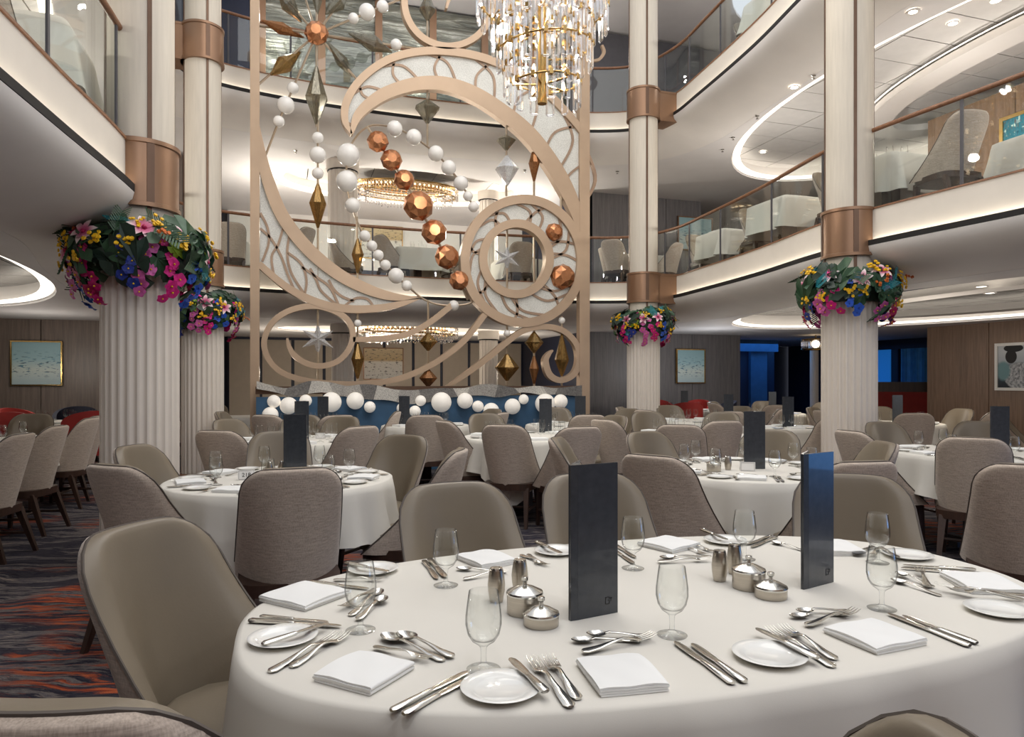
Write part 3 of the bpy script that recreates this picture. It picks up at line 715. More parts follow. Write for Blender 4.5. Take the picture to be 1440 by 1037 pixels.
# upper crescent
O2 = [(494, 190, 3), (485, 172, 9), (486, 148, 11), (499, 123, 11), (521, 101, 11), (550, 84, 11), (586, 75, 11), (622, 74, 11), (662, 79, 11), (697, 90, 11), (733, 107, 11), (766, 131, 11), (796, 161, 10), (820, 190, 9)]
I2 = [(494, 190, 4), (503, 164, 13), (528, 141, 17), (557, 127, 18), (593, 119, 19), (629, 121, 20), (665, 134, 21), (701, 156, 21), (738, 186, 22), (767, 221, 22), (792, 262, 21), (810, 304, 16), (822, 350, 7)]
band('crescent_rim', O2); band('crescent_rim', I2)
pan, smp, A, Bq = strip_panel('glass_panel', [(x, y) for x, y, w in O2]+[(816, 215), (816, 260), (817, 300)], [(x, y) for x, y, w in I2], 60)
for i in range(15):
    t = .09+i*.058; a = smp(A, t); c = smp(Bq, t+.07 if i % 2 else t-.045); mx, my = (a[0]+c[0])/2, (a[1]+c[1])/2
    k = .22*(1 if i % 2 else -1); mx += (c[1]-a[1])*k; my -= (c[0]-a[0])*k
    band('vein', [(a[0], a[1], 3.4), (mx, my, 3.4), (c[0], c[1], 3.4)], .06, 'champ_dk', 8)
band('brace', [(796, 160, 5), (812, 176, 5), (822, 160, 5)], .1)
# ring with inner ring
def cir(cx, cy, rx, ry, w, n=20): return [(cx+rx*math.cos(2*PI*i/n), cy+ry*math.sin(2*PI*i/n), w) for i in range(n)]
band('ring', cir(734, 368, 81.5, 86.5, 12.5), .15, n=4, close=True)
band('ring', cir(724.5, 365, 46.5, 49.5, 11.5), .15, n=4, close=True)
b = MB(); n = 64; vs = []
for i in range(n):
    a = 2*PI*i/n; o = S(734+80*math.cos(a), 368+85*math.sin(a)); q = S(724.5+46*math.cos(a), 365+49*math.sin(a))
    vs += [(o[0], -.015, o[1]), (q[0], -.015, q[1]), (q[0], .015, q[1]), (o[0], .015, o[1])]
b.add(vs, [(i*4+j, ((i+1) % n)*4+j, ((i+1) % n)*4+(j+1) % 4, i*4+(j+1) % 4) for i in range(n) for j in range(4)])
link('glass_panel', b.mesh('glass_panel', M['infill'], 40), screen)
for i in range(22):
    a0 = 2*PI*i/22; sw = .55 if i % 3 else -.15; a1 = a0+sw; am = a0+sw*.65
    f = lambda a, k: ((734+78*math.cos(a))*(1-k)+(724.5+51*math.cos(a))*k, (368+83*math.sin(a))*(1-k)+(365+54*math.sin(a))*k, 3.4)
    band('vein', [f(a0, 0), f(am, .42), f(a1, 1)], .06, 'champ_dk', 6)
# top circle and scrolls
band('ring', cir(630, 4, 62, 63, 9), .13, n=4, close=True)
band('scroll', [(627, 14, 3), (631, 0, 5), (640, -14, 7), (658, -26, 8)], .12)
band('scroll', [(831, 86, 3), (842, 84, 4), (849, 74, 4), (846, 64, 3)], .05)
band('scroll', [(404, 476, 3), (406, 486, 6), (413, 499, 8), (430, 511, 8), (452, 515, 8), (475, 508, 8), (490, 492, 8), (496, 472, 8), (489, 451, 8), (468, 437, 8), (440, 431, 8), (408, 437, 8), (384, 453, 8), (372, 477, 8), (375, 500, 8), (392, 521, 8), (420, 533, 8), (460, 539, 8), (510, 540, 8), (560, 533, 8), (605, 514, 8), (645, 486, 8), (668, 460, 8), (684, 438, 8)], .12)
band('scroll', [(496, 478, 7), (545, 476, 8), (578, 468, 8), (608, 451, 8), (634, 430, 8)], .12)
band('scroll', [(620, 550, 3), (654, 527, 7), (687, 502, 8), (710, 483, 8), (734, 466, 8), (762, 460, 8), (789, 465, 8), (808, 483, 8), (813, 506, 8), (806, 526, 8), (788, 535, 8), (772, 528, 9), (766, 509, 8), (770, 499, 6), (776, 493, 2)], .12)
# rods, crystals, beads, facetted copper pieces and stars
def rod(pts, rpx=1.6, n=6):
    b = MB(); q = bez(pts, 6) if len(pts) > 2 else pts
    b.tube([(S(*p)[0], 0, S(*p)[1]) for p in q], mpp(600)*rpx, n); return link('rod', b.mesh('rod', M['rod'], 50), screen)
CRY = {}
def crystal_mesh(mat, top):
    if (mat, top) not in CRY:
        b = MB(); b.lathe([(.12, 1.0), (.16, .96), (1, top), (.9, top-.12), (.14, -.96), (.1, -1)], 8); CRY[(mat, top)] = b.mesh('crystal', M[mat])
    return CRY[(mat, top)]
def cryst(px, py, hl, hw, mat, ang=0.0, top=.1):
    s = S(px, py); k = mpp(px)
    return link('crystal', crystal_mesh(mat, top), screen, (s[0], 0, s[1]), (0, math.radians(ang), .3), (hw*k, hw*k, hl*k))
bm_ = MB(); bm_.sphere((0, 0, 0), 1, 20, 12); beadm = bm_.mesh('bead', M['bead'], 60)
def bead(px, py, r): s = S(px, py); k = mpp(px)*r; return link('bead', beadm, screen, (s[0], 0, s[1]), None, k)
gm = MB(); n = 8
ringv = lambda r, y, o: [(r*math.cos(2*PI*(i+o)/n), y, r*math.sin(2*PI*(i+o)/n)) for i in range(n)]
vs = ringv(.42, -.8, 0)+ringv(.82, -.5, .5)+ringv(1, 0, 0)+ringv(.82, .5, .5)+ringv(.42, .8, 0); fs = [tuple(range(n)), tuple(range(5*n-1, 4*n-1, -1))]
for q in range(4):
    for i in range(n):
        a, c = q*n, (q+1)*n; sh = 0 if q % 2 == 0 else 1
        if sh == 0: fs += [(a+i, a+(i+1) % n, c+i), (a+(i+1) % n, c+(i+1) % n, c+i)]
        else: fs += [(a+i, c+(i+1) % n, c+i), (a+i, a+(i+1) % n, c+(i+1) % n)]
gm.add(vs, fs); gemm = gm.mesh('facetted_copper_stone', M['copper'])
def gem(px, py, r):
    s = S(px, py); k = mpp(px)*r
    return link('facetted_copper_stone', gemm, screen, (s[0], -.03, s[1]), (0, rnd.uniform(-.3, .3), rnd.uniform(-.15, .15)), k)
sm = MB(); vs = [(0, -.28, 0), (0, .28, 0)]
for i in range(12):
    a = PI/2+2*PI*i/12; r_ = 1 if i % 2 == 0 else .36; vs.append((r_*math.cos(a), 0, r_*math.sin(a)))
sm.add(vs, [(0, 2+i, 2+(i+1) % 12) for i in range(12)]+[(1, 2+(i+1) % 12, 2+i) for i in range(12)]); starm = sm.mesh('crystal_star', M['silverx'])
def star(px, py, r): s = S(px, py); return link('crystal_star', starm, screen, (s[0], 0, s[1]), None, mpp(px)*r)
gem(445, 48, 17)
for (x, y), (cx, cy, hl, hw, mat, ang) in zip([(362, 36), (604, 71), (445, 178), (446, -32), (385, -20), (498, -25), (361, 121), (504, 114)],
        [(398, 41, 30, 9, 'copperx', -83), (521, 60, 33, 12, 'smoke', 98), (445, 134, 41, 16, 'smoke', 180), (446, 2, 20, 7, 'smoke', 0), (407, 8, 25, 12, 'smoke', -43), (473, 5, 25, 12, 'smoke', 38), (402, 89, 30, 12, 'amber', -136), (479, 84, 27, 9, 'smoke', 137)]):
    rod([(445, 48), (x, y)]); cryst(cx, cy, hl, hw, mat, ang)
rod([(445, 48), (497, 26), (538, 9), (566, -2)]); rod([(445, 48), (412, 124), (392, 171), (373, 220)]); rod([(445, 48), (428, -6)])
for q in ((557, 63, 8), (497, 26, 7.5), (516, 17, 11.5), (538, 9, 8.5), (412, 124, 8), (402, 148, 12), (392, 171, 8), (447, 194, 8), (447, 218, 11.5), (447, 244, 8)): bead(*q)
rod([(447, 170), (447, 390)]); cryst(447, 290, 32, 12.5, 'amber')
rod([(489, 212), (497, 198), (510, 183), (527, 176), (555, 180), (582, 193), (613, 216), (631, 236), (648, 258), (660, 280), (668, 298)], 1.5)
rod([(489, 212), (487, 255), (494, 289), (505, 318), (513, 332), (532, 359), (557, 388), (576, 405), (594, 420), (614, 428), (638, 430), (660, 427), (668, 419)], 1.5)
for q in ((555, 181, 11), (582, 193, 11), (613, 216, 11), (631, 236, 10.5), (648, 258, 10.5), (658, 276, 7), (666, 291, 7.5), (490, 218, 16), (488, 255, 15), (496, 289, 10.5), (513, 332, 8), (523, 346, 7.5), (532, 359, 7.5), (542, 373, 7.5), (557, 388, 11), (572, 402, 7.5), (638, 430, 7.5)): bead(*q)
rod([(516, 178), (531, 200), (568, 254), (588, 290), (628, 362), (648, 400), (658, 422)], 1.8)
for q in ((531, 200, 15.5), (550, 226, 15.5), (568, 254, 15), (588, 290, 22), (610, 327, 18.5), (628, 362, 18), (645, 395, 14.5), (778, 327, 13), (790, 390, 18.5)): gem(*q)
rod([(601, 128), (601, 205)]); cryst(601, 157, 17, 18, 'smoke', 0, .3)
rod([(601, -20), (601, 72)]); cryst(601, 10, 20, 12, 'smoke', 180, .2)
rod([(712, 165), (712, 276)]); cryst(712, 201, 11, 14, 'smoke', 0, .3); cryst(713, 240, 21, 17, 'silverx')
rod([(751, 200), (751, 276)]); cryst(751, 232, 26, 8, 'copperx')
rod([(713, 322), (713, 408)]); star(713, 363, 21); rod([(751, 334), (751, 399)]); rod([(789, 262), (789, 298)], 2)
rod([(447, 432), (447, 536)]); star(447, 477, 25)
rod([(502, 305), (503, 412)]); cryst(503, 361, 26, 9, 'amber')
rod([(503, 438), (503, 538)]); bead(503, 455, 5.5); cryst(503, 508, 27, 9.5, 'amber')
rod([(602, 422), (602, 546)]); cryst(602, 481, 13, 13.5, 'amber', 0, 0); cryst(602, 532, 13, 13.5, 'copperx', 0, 0)
rod([(713, 458), (713, 545)]); bead(713, 469, 5); cryst(713, 517, 19, 17.5, 'amber', 0, 0)
rod([(751, 465), (751, 545)]); cryst(751, 482, 15, 13.5, 'amber', 0, 0); cryst(751, 521, 22, 7, 'copperx')
rod([(790, 445), (790, 548)]); bead(790, 451, 5); cryst(790, 500, 31, 10, 'amber', 0, -.2)

# ------------------------------------------------------------------ low blue wall with a wave of glittering plates and globe lamps
YW = 10.55
a, c = at_Y(360, 560, YW), at_Y(817, 560, YW)
lw = empty('low_wall', 'low blue wall topped by a wave of silver glitter plates below the screen', 'divider', ((a.x+c.x)/2, YW, 0))
cx0 = (a.x+c.x)/2
b = MB(); b.box((0, .08, .56), (c.x-a.x, .12, 1.12)); link('panel', b.mesh('panel', M['blue_wall']), lw)
b = MB(); b.box((0, .085, 1.215), (c.x-a.x+.02, .02, .11)); link('rear_rail', b.mesh('rear_rail', M['bronze_dk']), lw)
TOP = [(360, 536), (385, 543), (403, 546), (419, 541), (437, 536), (465, 538), (487, 543), (505, 541), (523, 541), (541, 545), (556, 548), (580, 549), (602, 547), (624, 546), (653, 546), (675, 541), (697, 541), (726, 546), (754, 543), (781, 546), (818, 542)]
BOT = [(360, 547), (388, 552), (410, 559), (428, 555), (450, 552), (468, 554), (492, 559), (516, 562), (545, 563), (569, 568), (585, 568), (607, 565), (635, 559), (672, 556), (697, 559), (712, 557), (736, 552), (763, 556), (781, 555), (818, 558)]
T, Bo = bez(TOP, 8), bez(BOT, 8)
def yat(P, x):
    for p, q in zip(P, P[1:]):
        if p[0] <= x <= q[0]: return p[1]+(q[1]-p[1])*(x-p[0])/max(1e-6, q[0]-p[0])
    return P[-1][1]
cuts = [361, 382, 404, 424, 438, 462, 484, 505, 530, 548, 562, 588, 612, 636, 660, 678, 700, 722, 740, 762, 784, 817]
for i in range(len(cuts)-1):
    x0, x1 = cuts[i], cuts[i+1]; sh = 7 if i % 2 else -5
    up = [(x0+(x1-x0)*t/4, yat(T, x0+(x1-x0)*t/4)) for t in range(5)]
    lo = [(max(361, min(817, x0+sh))+(max(361, min(817, x1+(7 if (i+1) % 2 else -5)))-max(361, min(817, x0+sh)))*t/4, 0) for t in range(5)]
    lo = [(x, yat(Bo, x)) for x, y in lo]
    b = MB(); yo = .0 if i % 2 else -.012
    def f(p, k): q = at_Y(p[0], p[1], YW); return (q.x-cx0, (-.03 if k == 0 else .03)+yo, q.z)
    b.prism(up+lo[::-1], f); link('wave_plate', b.mesh('wave_plate', M[['glitter', 'glitter_dk', 'glitter_mid'][(i*2+i//3) % 3]]), lw)
gsm = MB(); gsm.sphere((0, 0, 0), 1, 24, 14); glm = gsm.mesh('globe', M['globe'], 60)
gcap = MB(); gcap.lathe([(.16, 0), (.16, .16), (.1, .2)], 12); gcm = gcap.mesh('wall_mount', M['bronze_dk'], 40)
GL = [(385, 565, 9), (406, 571, 12), (430, 564, 8.5), (466, 566, 14), (500, 564, 12), (521, 573, 8), (567, 575, 8), (593, 564, 7.5), (621, 566, 14), (655, 564, 11), (674, 572, 8), (692, 578, 11), (722, 572, 11), (739, 562, 7), (767, 568, 14), (790, 565, 10), (380, 584, 11), (585, 579, 8)]
ordn = ['first', 'second', 'third', 'fourth', 'fifth', 'sixth', 'seventh', 'eighth', 'ninth', 'tenth', 'eleventh', 'twelfth', 'thirteenth', 'fourteenth', 'fifteenth', 'sixteenth', 'seventeenth', 'eighteenth', 'nineteenth', 'twentieth']
rank = sorted(range(len(GL)), key=lambda i: GL[i][0])
for i, (px, py, r_) in enumerate(GL):
    p = at_Y(px, py, YW-.15); k = mpp(px)*r_*.97
    o = empty('globe_lamp', '%s white globe lamp on the blue wave wall, %s from the left' % ('large' if r_ > 11.5 else 'small' if r_ < 9 else 'middle-sized', ordn[rank.index(i)]), 'lamp', (p.x, YW+.02-k, p.z), group='globe lamps on the blue wave wall')
    link('globe', glm, o, (0, 0, 0), None, k)
    link('wall_mount', gcm, o, (0, k*.86, 0), (-PI/2, 0, 0), k)

# ------------------------------------------------------------------ crystal chandeliers
def ringchand(z, label):
    px = 571; p = at_Y(px, 480, 14.9)
    r = empty('ring_chandelier', label, 'chandelier', (p.x, 14.9, z))
    a, bb = 1.12, .55
    def loop(k, h, rad): b = MB(); b.tube([(a*k*math.cos(2*PI*i/48), bb*k*math.sin(2*PI*i/48), h) for i in range(48)], rad, 6, True); return b
    for k, h in ((1, .29), (.8, .2), (.95, .12)): link('gold_hoop', loop(k, h, .018).mesh('gold_hoop', M['gold'], 50), r)
    b = MB(); b.lathe([(0, .3), (1, .31)], 40, cap=False); o = link('crown_plate', b.mesh('crown_plate', M['gold']), r, (0, 0, 0), None, (a*.97, bb*.97, 1))
    b = MB()
    for i in range(64): b.sphere((a*.93*math.cos(2*PI*i/64), bb*.93*math.sin(2*PI*i/64), .23), .018, 6, 4)
    o = link('bulb', b.mesh('bulb', M['candle'], 60), r); o['kind'] = 'stuff'
    b = MB(); rr = random.Random(3)
    for k, n, h0, h1 in ((1, 110, .28, .08), (.9, 90, .2, .0), (.76, 70, .16, -.03)):
        for i in range(n):
            x, y = a*k*math.cos(2*PI*i/n), bb*k*math.sin(2*PI*i/n); z1 = h0
            while z1 > h1:
                l = rr.uniform(.045, .075); b.lathe([(0, -l), (.012, -l*.5), (0, 0)], 4, (x, y, z1), cap=False); z1 -= l+.004
    o = link('crystal_drops', b.mesh('crystal_drops', M['crystal_clear']), r); o['kind'] = 'stuff'
    b = MB(); b.tube([(0, 0, .3), (0, 0, .5)], .02); link('stem', b.mesh('stem', M['gold'], 50), r)
ringchand(2.22, 'oval crystal ring chandelier on the lower deck behind the screen scrolls')
ringchand(5.18, 'oval crystal ring chandelier on the balcony deck behind the copper stones')
p = at_z(1147, 484, 2.0)
b = MB(); pc = at_Y(1147, 484, 13.2)
r = empty('ring_chandelier', 'small warm crystal chandelier in the blue passage left of the column', 'chandelier', (pc.x, 13.2, pc.z))
for h in (-.12, .1): b2 = MB(); b2.tube([(.3*math.cos(2*PI*i/24), .3*math.sin(2*PI*i/24), h) for i in range(24)], .015, 6, True); link('gold_hoop', b2.mesh('gold_hoop', M['gold'], 50), r)
for i in range(40): b.lathe([(0, -.11), (.014, -.05), (.014, .05), (0, .11)], 4, (.3*math.cos(2*PI*i/40), .3*math.sin(2*PI*i/40), 0), cap=False)
o = link('crystal_drops', b.mesh('crystal_drops', M['crystal_clear']), r); o['kind'] = 'stuff'
b = MB(); b.sphere((0, 0, 0), .09, 10, 8); link('bulb', b.mesh('bulb', M['candle'], 60), r)
b = MB(); b.tube([(0, 0, -.02), (0, 0, 2.42-pc.z)], .012); link('stem', b.mesh('stem', M['gold'], 50), r)

# main chandelier: two tiers of gold hoops with rectangular glass links
CHX, CHY = 2.3, 6.2; CHZ = 3.84
ch = empty('crystal_chandelier', 'large gold chandelier hung with rectangular clear glass links, at the top', 'chandelier', (CHX, CHY, CHZ))
def linkmesh(w, h, t):
    b = MB(); pts = [(-w, -h), (w, -h), (w, h), (-w, h)]; c = .35*w
    pl = [(-w+c, -h), (w-c, -h), (w, -h+c), (w, h-c), (w-c, h), (-w+c, h), (-w, h-c), (-w, -h+c)]
    b.tube([(x, 0, z) for x, z in pl], t, 4, True); return b.mesh('glass_link', M['crystal_clear'])
lm = linkmesh(.033, .112, .011)
cb = MB(); cb.box((0, 0, 0), (.034, .04, .05)); clipm = cb.mesh('gold_clip', M['gold'])
def spiral(R, base, rise, n, rows, off):
    f = lambda t: base+rise*t
    for i in range(n):
        t = i/n; a = 2*PI*t+off
        for k in range(rows):
            zc = f(t)+k*.235
            link('glass_link', lm, ch, (R*math.cos(a), R*math.sin(a), zc-.005), (0, 0, a+PI/2))
            link('gold_clip', clipm, ch, (R*math.cos(a), R*math.sin(a), zc+.113), (0, 0, a+PI/2))
    for h in (.113, .113+.235*(rows-1)):
        b = MB(); b.tube([(R*math.cos(2*PI*t/60+off), R*math.sin(2*PI*t/60+off), f(t/60)+h) for t in range(61)], .009, 6); link('gold_hoop', b.mesh('gold_hoop', M['gold'], 50), ch)
spiral(.355, .13, .22, 14, 5, -2.6)
spiral(.47, .42, .34, 18, 4, -2.9)
spiral(.61, .82, .26, 26, 3, -2.4)
b = MB(); b.tube([(0, 0, .12), (0, 0, 5.2)], .045, 12); link('stem', b.mesh('stem', M['gold'], 50), ch)
for h in (.3, .8, 1.3):
    for i in range(5):
        a = 2*PI*i/5+h; b = MB(); b.tube([(0, 0, h), (.28*math.cos(a), .28*math.sin(a), h)], .01, 6)
        o = link('arm', b.mesh('arm', M['gold'], 50), ch)
        b = MB(); b.lathe([(.012, -.03), (.02, 0), (.012, .04), (0, .06)], 8, (.26*math.cos(a), .26*math.sin(a), h+.03)); link('bulb', b.mesh('bulb', M['candle'], 60), o)

# ------------------------------------------------------------------ flower garlands round the columns
def petal(L, Wd, droop, n=4, tip=True):
    out = []
    for j in range(n+1):
        t = j/n; w = Wd*math.sin(PI*(t*.86+.1 if tip else t*.8+.14)); out.append((t*L, w*(0 if (tip and j == n) else 1), -droop*t*t+.25*L*math.sin(PI*t*.5)))
    return out
def flower(name, np_, L, Wd, droop, mat, cmat='f_yellow', tip=True):
    b = MB()
    for k in range(np_):
        a = 2*PI*k/np_; ca, sa = math.cos(a), math.sin(a); P = petal(L, Wd, droop, 4, tip); vs = []
        for x, w, z in P:
            for s, dz in ((-1, .12*w), (0, -.1*w), (1, .12*w)): vs.append((x*ca-s*w*sa, x*sa+s*w*ca, z+dz+.002*(k % 2)))
        b.add(vs, [(j*3+i, j*3+i+1, (j+1)*3+i+1, (j+1)*3+i) for j in range(4) for i in range(2)])
    b.cur = 1; b.sphere((0, 0, .012), L*.16, 6, 4)
    return b.mesh(name, [M[mat], M[cmat]], 60)
def leafmesh():
    b = MB(); out = [(0, 0)]; n = 26
    for i in range(n+1):
        a = -PI*.93+2*PI*.93*i/n; r_ = .5+.16*math.cos(a)+.12*math.cos(2*a); r_ *= (.62 if i % 4 == 2 and 3 < i < 23 else 1)
        out.append((r_*math.cos(a)+.1, r_*math.sin(a)))
    vs = [(x*.21, y*.21, .035-.5*(y*.21)**2*8*.4-.3*(x*.21)**2*5+.012*math.sin(9*abs(y))) for x, y in out]
    vs[0] = (-.02, 0, .03)
    b.add(vs, [(0, i, i+1) for i in range(1, len(vs)-1)]); return b
FL = {}
lb = leafmesh(); FL['monstera_leaf'] = lb.mesh('monstera_leaf', M['f_leaf'], 40); lb2 = leafmesh(); FL['dark_leaf'] = lb2.mesh('monstera_leaf', M['f_leaf_dk'], 40); lb3 = leafmesh(); FL['lime_leaf'] = lb3.mesh('lime_leaf', M['f_lime'], 40)
FL['lily'] = flower('lily', 6, .115, .026, .03, 'f_lily', 'f_crimson')
for c in ('magenta', 'pink', 'blue', 'navyblue', 'crimson'): FL['orchid_'+c] = flower('orchid', 5, .052, .03, .012, 'f_'+c, 'f_yellow' if c != 'blue' else 'f_navyblue', False)
FL['anthurium'] = flower('anthurium', 3, .10, .03, .05, 'f_magenta', 'f_orange')
b = MB(); rr = random.Random(4)
for i in range(13):
    q = (rr.gauss(0, .035), rr.gauss(0, .035), rr.uniform(0, .06)); b.lathe([(0, -.008), (.016, -.002), (.014, .008), (0, .004)], 6, q)
FL['yellow_spray'] = b.mesh('yellow_spray', M['f_yellow'], 60)
b = MB(); rr = random.Random(5)
for i in range(8):
    q = (rr.gauss(0, .02), rr.gauss(0, .02), .01+.02*i); b.lathe([(0, -.008), (.016, -.002), (.014, .008), (0, .004)], 6, q)
FL['orange_spray'] = b.mesh('orange_spray', M['f_orange'], 60)
def frond(mat):
    b = MB()
    b.tube([(0, 0, 0), (.1, 0, .03), (.2, 0, .02)], [.004, .003, .001], 4)
    for i in range(9):
        x = .03+.019*i
        for s in (-1, 1): b.add([(x, 0, .02), (x+.05, s*.055, .035), (x+.058, s*.052, .03), (x+.012, 0, .02)], [(0, 1, 2, 3)])
    return b.mesh('palm_frond', M[mat])
FL['teal_frond'] = frond('f_teal'); FL['green_frond'] = frond('f_leaf')
def garland(c, label, seed, face):
    rr = random.Random(seed); z0 = 2.2
    r = empty('flower_garland', label, 'flower arrangement', (c[0], c[1], z0))
    b = MB(); b.lathe([(.235, -.04), (.30, -.05), (.36, .05), (.34, .18), (.26, .26), (.235, .26)], 32, cap=False); link('foam_ring', b.mesh('foam_ring', M['f_leaf_dk'], 50), r)
    def put(kind, th, ph, rad, sc, lift=0):
        nx = Vector((math.cos(th)*math.cos(ph), math.sin(th)*math.cos(ph), math.sin(ph)))
        pos = Vector((math.cos(th)*(.27+rad*math.cos(ph)), math.sin(th)*(.27+rad*math.cos(ph)), .08+1.25*rad*math.sin(ph)+lift))
        q = nx.to_track_quat('Z', 'Y') @ Quaternion((0, 0, 1), rr.uniform(0, 2*PI)) @ Quaternion((1, 0, 0), rr.uniform(-.4, .4))
        me = FL[kind]; link(me.name.split('.')[0], me, r, M=Matrix.LocRotScale(pos, q, Vector((sc, sc, sc))))
    n = 64
    for i in range(n):                                   # leaves first, larger towards the top
        th = 2*PI*i/n+rr.uniform(-.1, .1); ph = rr.uniform(-.7, 1.25)
        put(rr.choice(['monstera_leaf', 'dark_leaf', 'dark_leaf', 'monstera_leaf', 'green_frond']), th, ph, rr.uniform(.11, .19), rr.uniform(.95, 1.5))
    for i in range(7): put('lime_leaf', rr.uniform(0, 6.28), rr.uniform(-.1, .8), .19, rr.uniform(.4, .65))
    for i in range(12): put(rr.choice(['teal_frond', 'green_frond', 'teal_frond']), rr.uniform(0, 6.28), rr.uniform(-.6, 1.0), .18, rr.uniform(.8, 1.1))
    for k in range(15):                                  # hanging sprays of orchids, one colour each
        th0 = 2*PI*k/15+rr.uniform(-.15, .15); col = ['orchid_magenta', 'orchid_blue', 'orchid_pink', 'orchid_crimson', 'orchid_magenta', 'orchid_navyblue', 'orchid_pink'][(k+seed) % 7]
        p0 = rr.uniform(-.25, .5); m = rr.randint(6, 9)
        for j in range(m):
            put(col, th0+rr.uniform(-.16, .16), p0-j*.13, .185+rr.uniform(-.02, .02), rr.uniform(.72, 1.05), -.022*j)
    for k in range(9): put('lily', 2*PI*k/9+rr.uniform(-.2, .2), rr.uniform(-.1, .7), .2, rr.uniform(.8, 1.05))
    for k in range(20): put('yellow_spray', 2*PI*k/20+rr.uniform(-.2, .2), rr.uniform(-.6, 1.0), .2, rr.uniform(.8, 1.2))
    for k in range(2): put('orange_spray', rr.uniform(0, 6.28), rr.uniform(-.3, .9), .2, 1)
    for k in range(5): put('anthurium', rr.uniform(0, 6.28), rr.uniform(.2, .9), .2, .9)
    return r
garland(COL['L1'], 'tropical flower garland round the thick column nearest the wood wall, biggest one', 1, 0)
garland(COL['L2'], 'tropical flower garland partly behind the biggest one, left of the screen', 2, 0)
garland(COL['R2'], 'tropical flower garland round the slim column just right of the screen', 3, 0)
garland(COL['R1'], 'tropical flower garland round the thick column below the curved balcony', 5, 0)
# ------------------------------------------------------------------ chairs
def superell(a, bb, p, n): 
    out = []
    for i in range(n):
        t = 2*PI*i/n; c, s = math.cos(t), math.sin(t)
        out.append((a*math.copysign(abs(c)**(2/p), c), bb*math.copysign(abs(s)**(2/p), s)))
    return out
def chair_meshes():
    rc = .105
    def mid(u, t):
        v = math.sin(PI/2*t); z = .375+.575*v; w = .262-.034*v
        hw = w if z < .95-rc else w-rc+math.sqrt(max(0, rc*rc-(z-(.95-rc))**2))
        x = u*hw; U = abs(x/w); return Vector((x, -.20-.13*v+(.34*(1-v)**1.6+.075)*U**2.3, z-.012*U**3*v))
    def nrm(u, t):
        e = .01; a = mid(min(1, u+e), t)-mid(max(-1, u-e), t); c = mid(u, min(.985, t+e))-mid(u, max(0, min(.985, t+e)-2*e))
        n = c.cross(a); n.normalize(); return n if n.y > 0 else -n
    def surf(sgn, th):
        def f(i, j):
            u = i*2-1; u = math.copysign(abs(u)**.8, u); t = j
            k = (1-abs(u)**7)**.5*(1-max(0, t)**14)**.5
            return mid(u, t)+nrm(u, t)*th*sgn*k
        return f
    out = {}
    b = MB(); b.grid(surf(1, .045), 18, 16); out['backrest'] = b.mesh('backrest', M['leather'], 70)
    b = MB(); b.grid(surf(-1, .026), 18, 16); out['back_cover'] = b.mesh('back_cover', M['fabric'], 70)
    b = MB(); e = [mid(-1, t/10) for t in range(0, 11)]+[mid(-1+2*q/8, 1) for q in range(1, 8)]+[mid(1, 1-t/10) for t in range(0, 11)]
    b.tube(e, .0045, 5); out['piping'] = b.mesh('piping', M['piping'], 60)
    b = MB(); pts = superell(.236, .225, 3.4, 32); vs = []; prof = [(.97, .39), (1.0, .41), (1.0, .45), (.965, .478), (.85, .492), (.5, .50)]
    shell = lambda x: -.185+.385*(abs(x)/.258)**2.3              # keeps the cushion inside the curved back
    pts = [(x, max(.055+y, shell(x)+.004)) for x, y in pts]
    for k, z in prof: vs += [(x*k, .055+(y-.055)*k, z) for x, y in pts]
    n = 32; b.add(vs, [(j*n+i, j*n+(i+1) % n, (j+1)*n+(i+1) % n, (j+1)*n+i) for j in range(len(prof)-1) for i in range(n)]+[tuple((len(prof)-1)*n+i for i in range(n))])
    out['seat'] = b.mesh('seat', M['leather'], 50)
    b = MB(); pts = superell(.242, .238, 4, 32); b.add([(x, .01+y, z) for z in (.335, .395) for x, y in pts], [(i, (i+1) % n, n+(i+1) % n, n+i) for i in range(n)]+[tuple(range(n)), tuple(n+i for i in range(n))])
    out['seat_frame'] = b.mesh('seat_frame', M['walnut'], 50)
    def leg(x0, y0, x1, y1):
        b = MB(); r0, r1 = .026, .014
        b.add([(x1+sx*r1, y1+sy*r1, 0) for sx, sy in ((-1, -1), (1, -1), (1, 1), (-1, 1))]+[(x0+sx*r0, y0+sy*r0, .36) for sx, sy in ((-1, -1), (1, -1), (1, 1), (-1, 1))],
              [(3, 2, 1, 0), (4, 5, 6, 7), (0, 1, 5, 4), (1, 2, 6, 5), (2, 3, 7, 6), (3, 0, 4, 7)]); return b.mesh('leg', M['walnut'])
    out['legs'] = [leg(s*.19, .19, s*.205, .215) for s in (-1, 1)]+[leg(s*.19, -.17, s*.215, -.29) for s in (-1, 1)]
    b = MB(); out['stretchers'] = []
    for q in (((-.198, .2, .15), (-.205, -.24, .15)), ((.198, .2, .15), (.205, -.24, .15)), ((-.2, -.02, .15), (.2, -.02, .15))):
        b = MB(); b.tube(q, .012, 6); out['stretchers'].append(b.mesh('stretcher', M['walnut'], 50))
    return out
CM = chair_meshes()
chair0 = None
SEAT8 = ['near', 'near right', 'right', 'far right', 'far', 'far left', 'left', 'near left']
def make_chair(loc, rz, label, group):
    global chair0
    if chair0 is None:
        r = empty('dining_chair', label, 'chair', loc, rz, group)
        for k in ('seat', 'backrest'): link(k, CM[k], r)
        bc = link('back_cover', CM['back_cover'], r); bc['label'] = 'woven taupe fabric back cover'
        link('piping', CM['piping'], r); link('seat_frame', CM['seat_frame'], r)
        for m in CM['legs']: link('leg', m, r)
        for m in CM['stretchers']: link('stretcher', m, r)
        chair0 = r; return r
    return dup(chair0, loc, rz, label, group)
CHAIRS = []
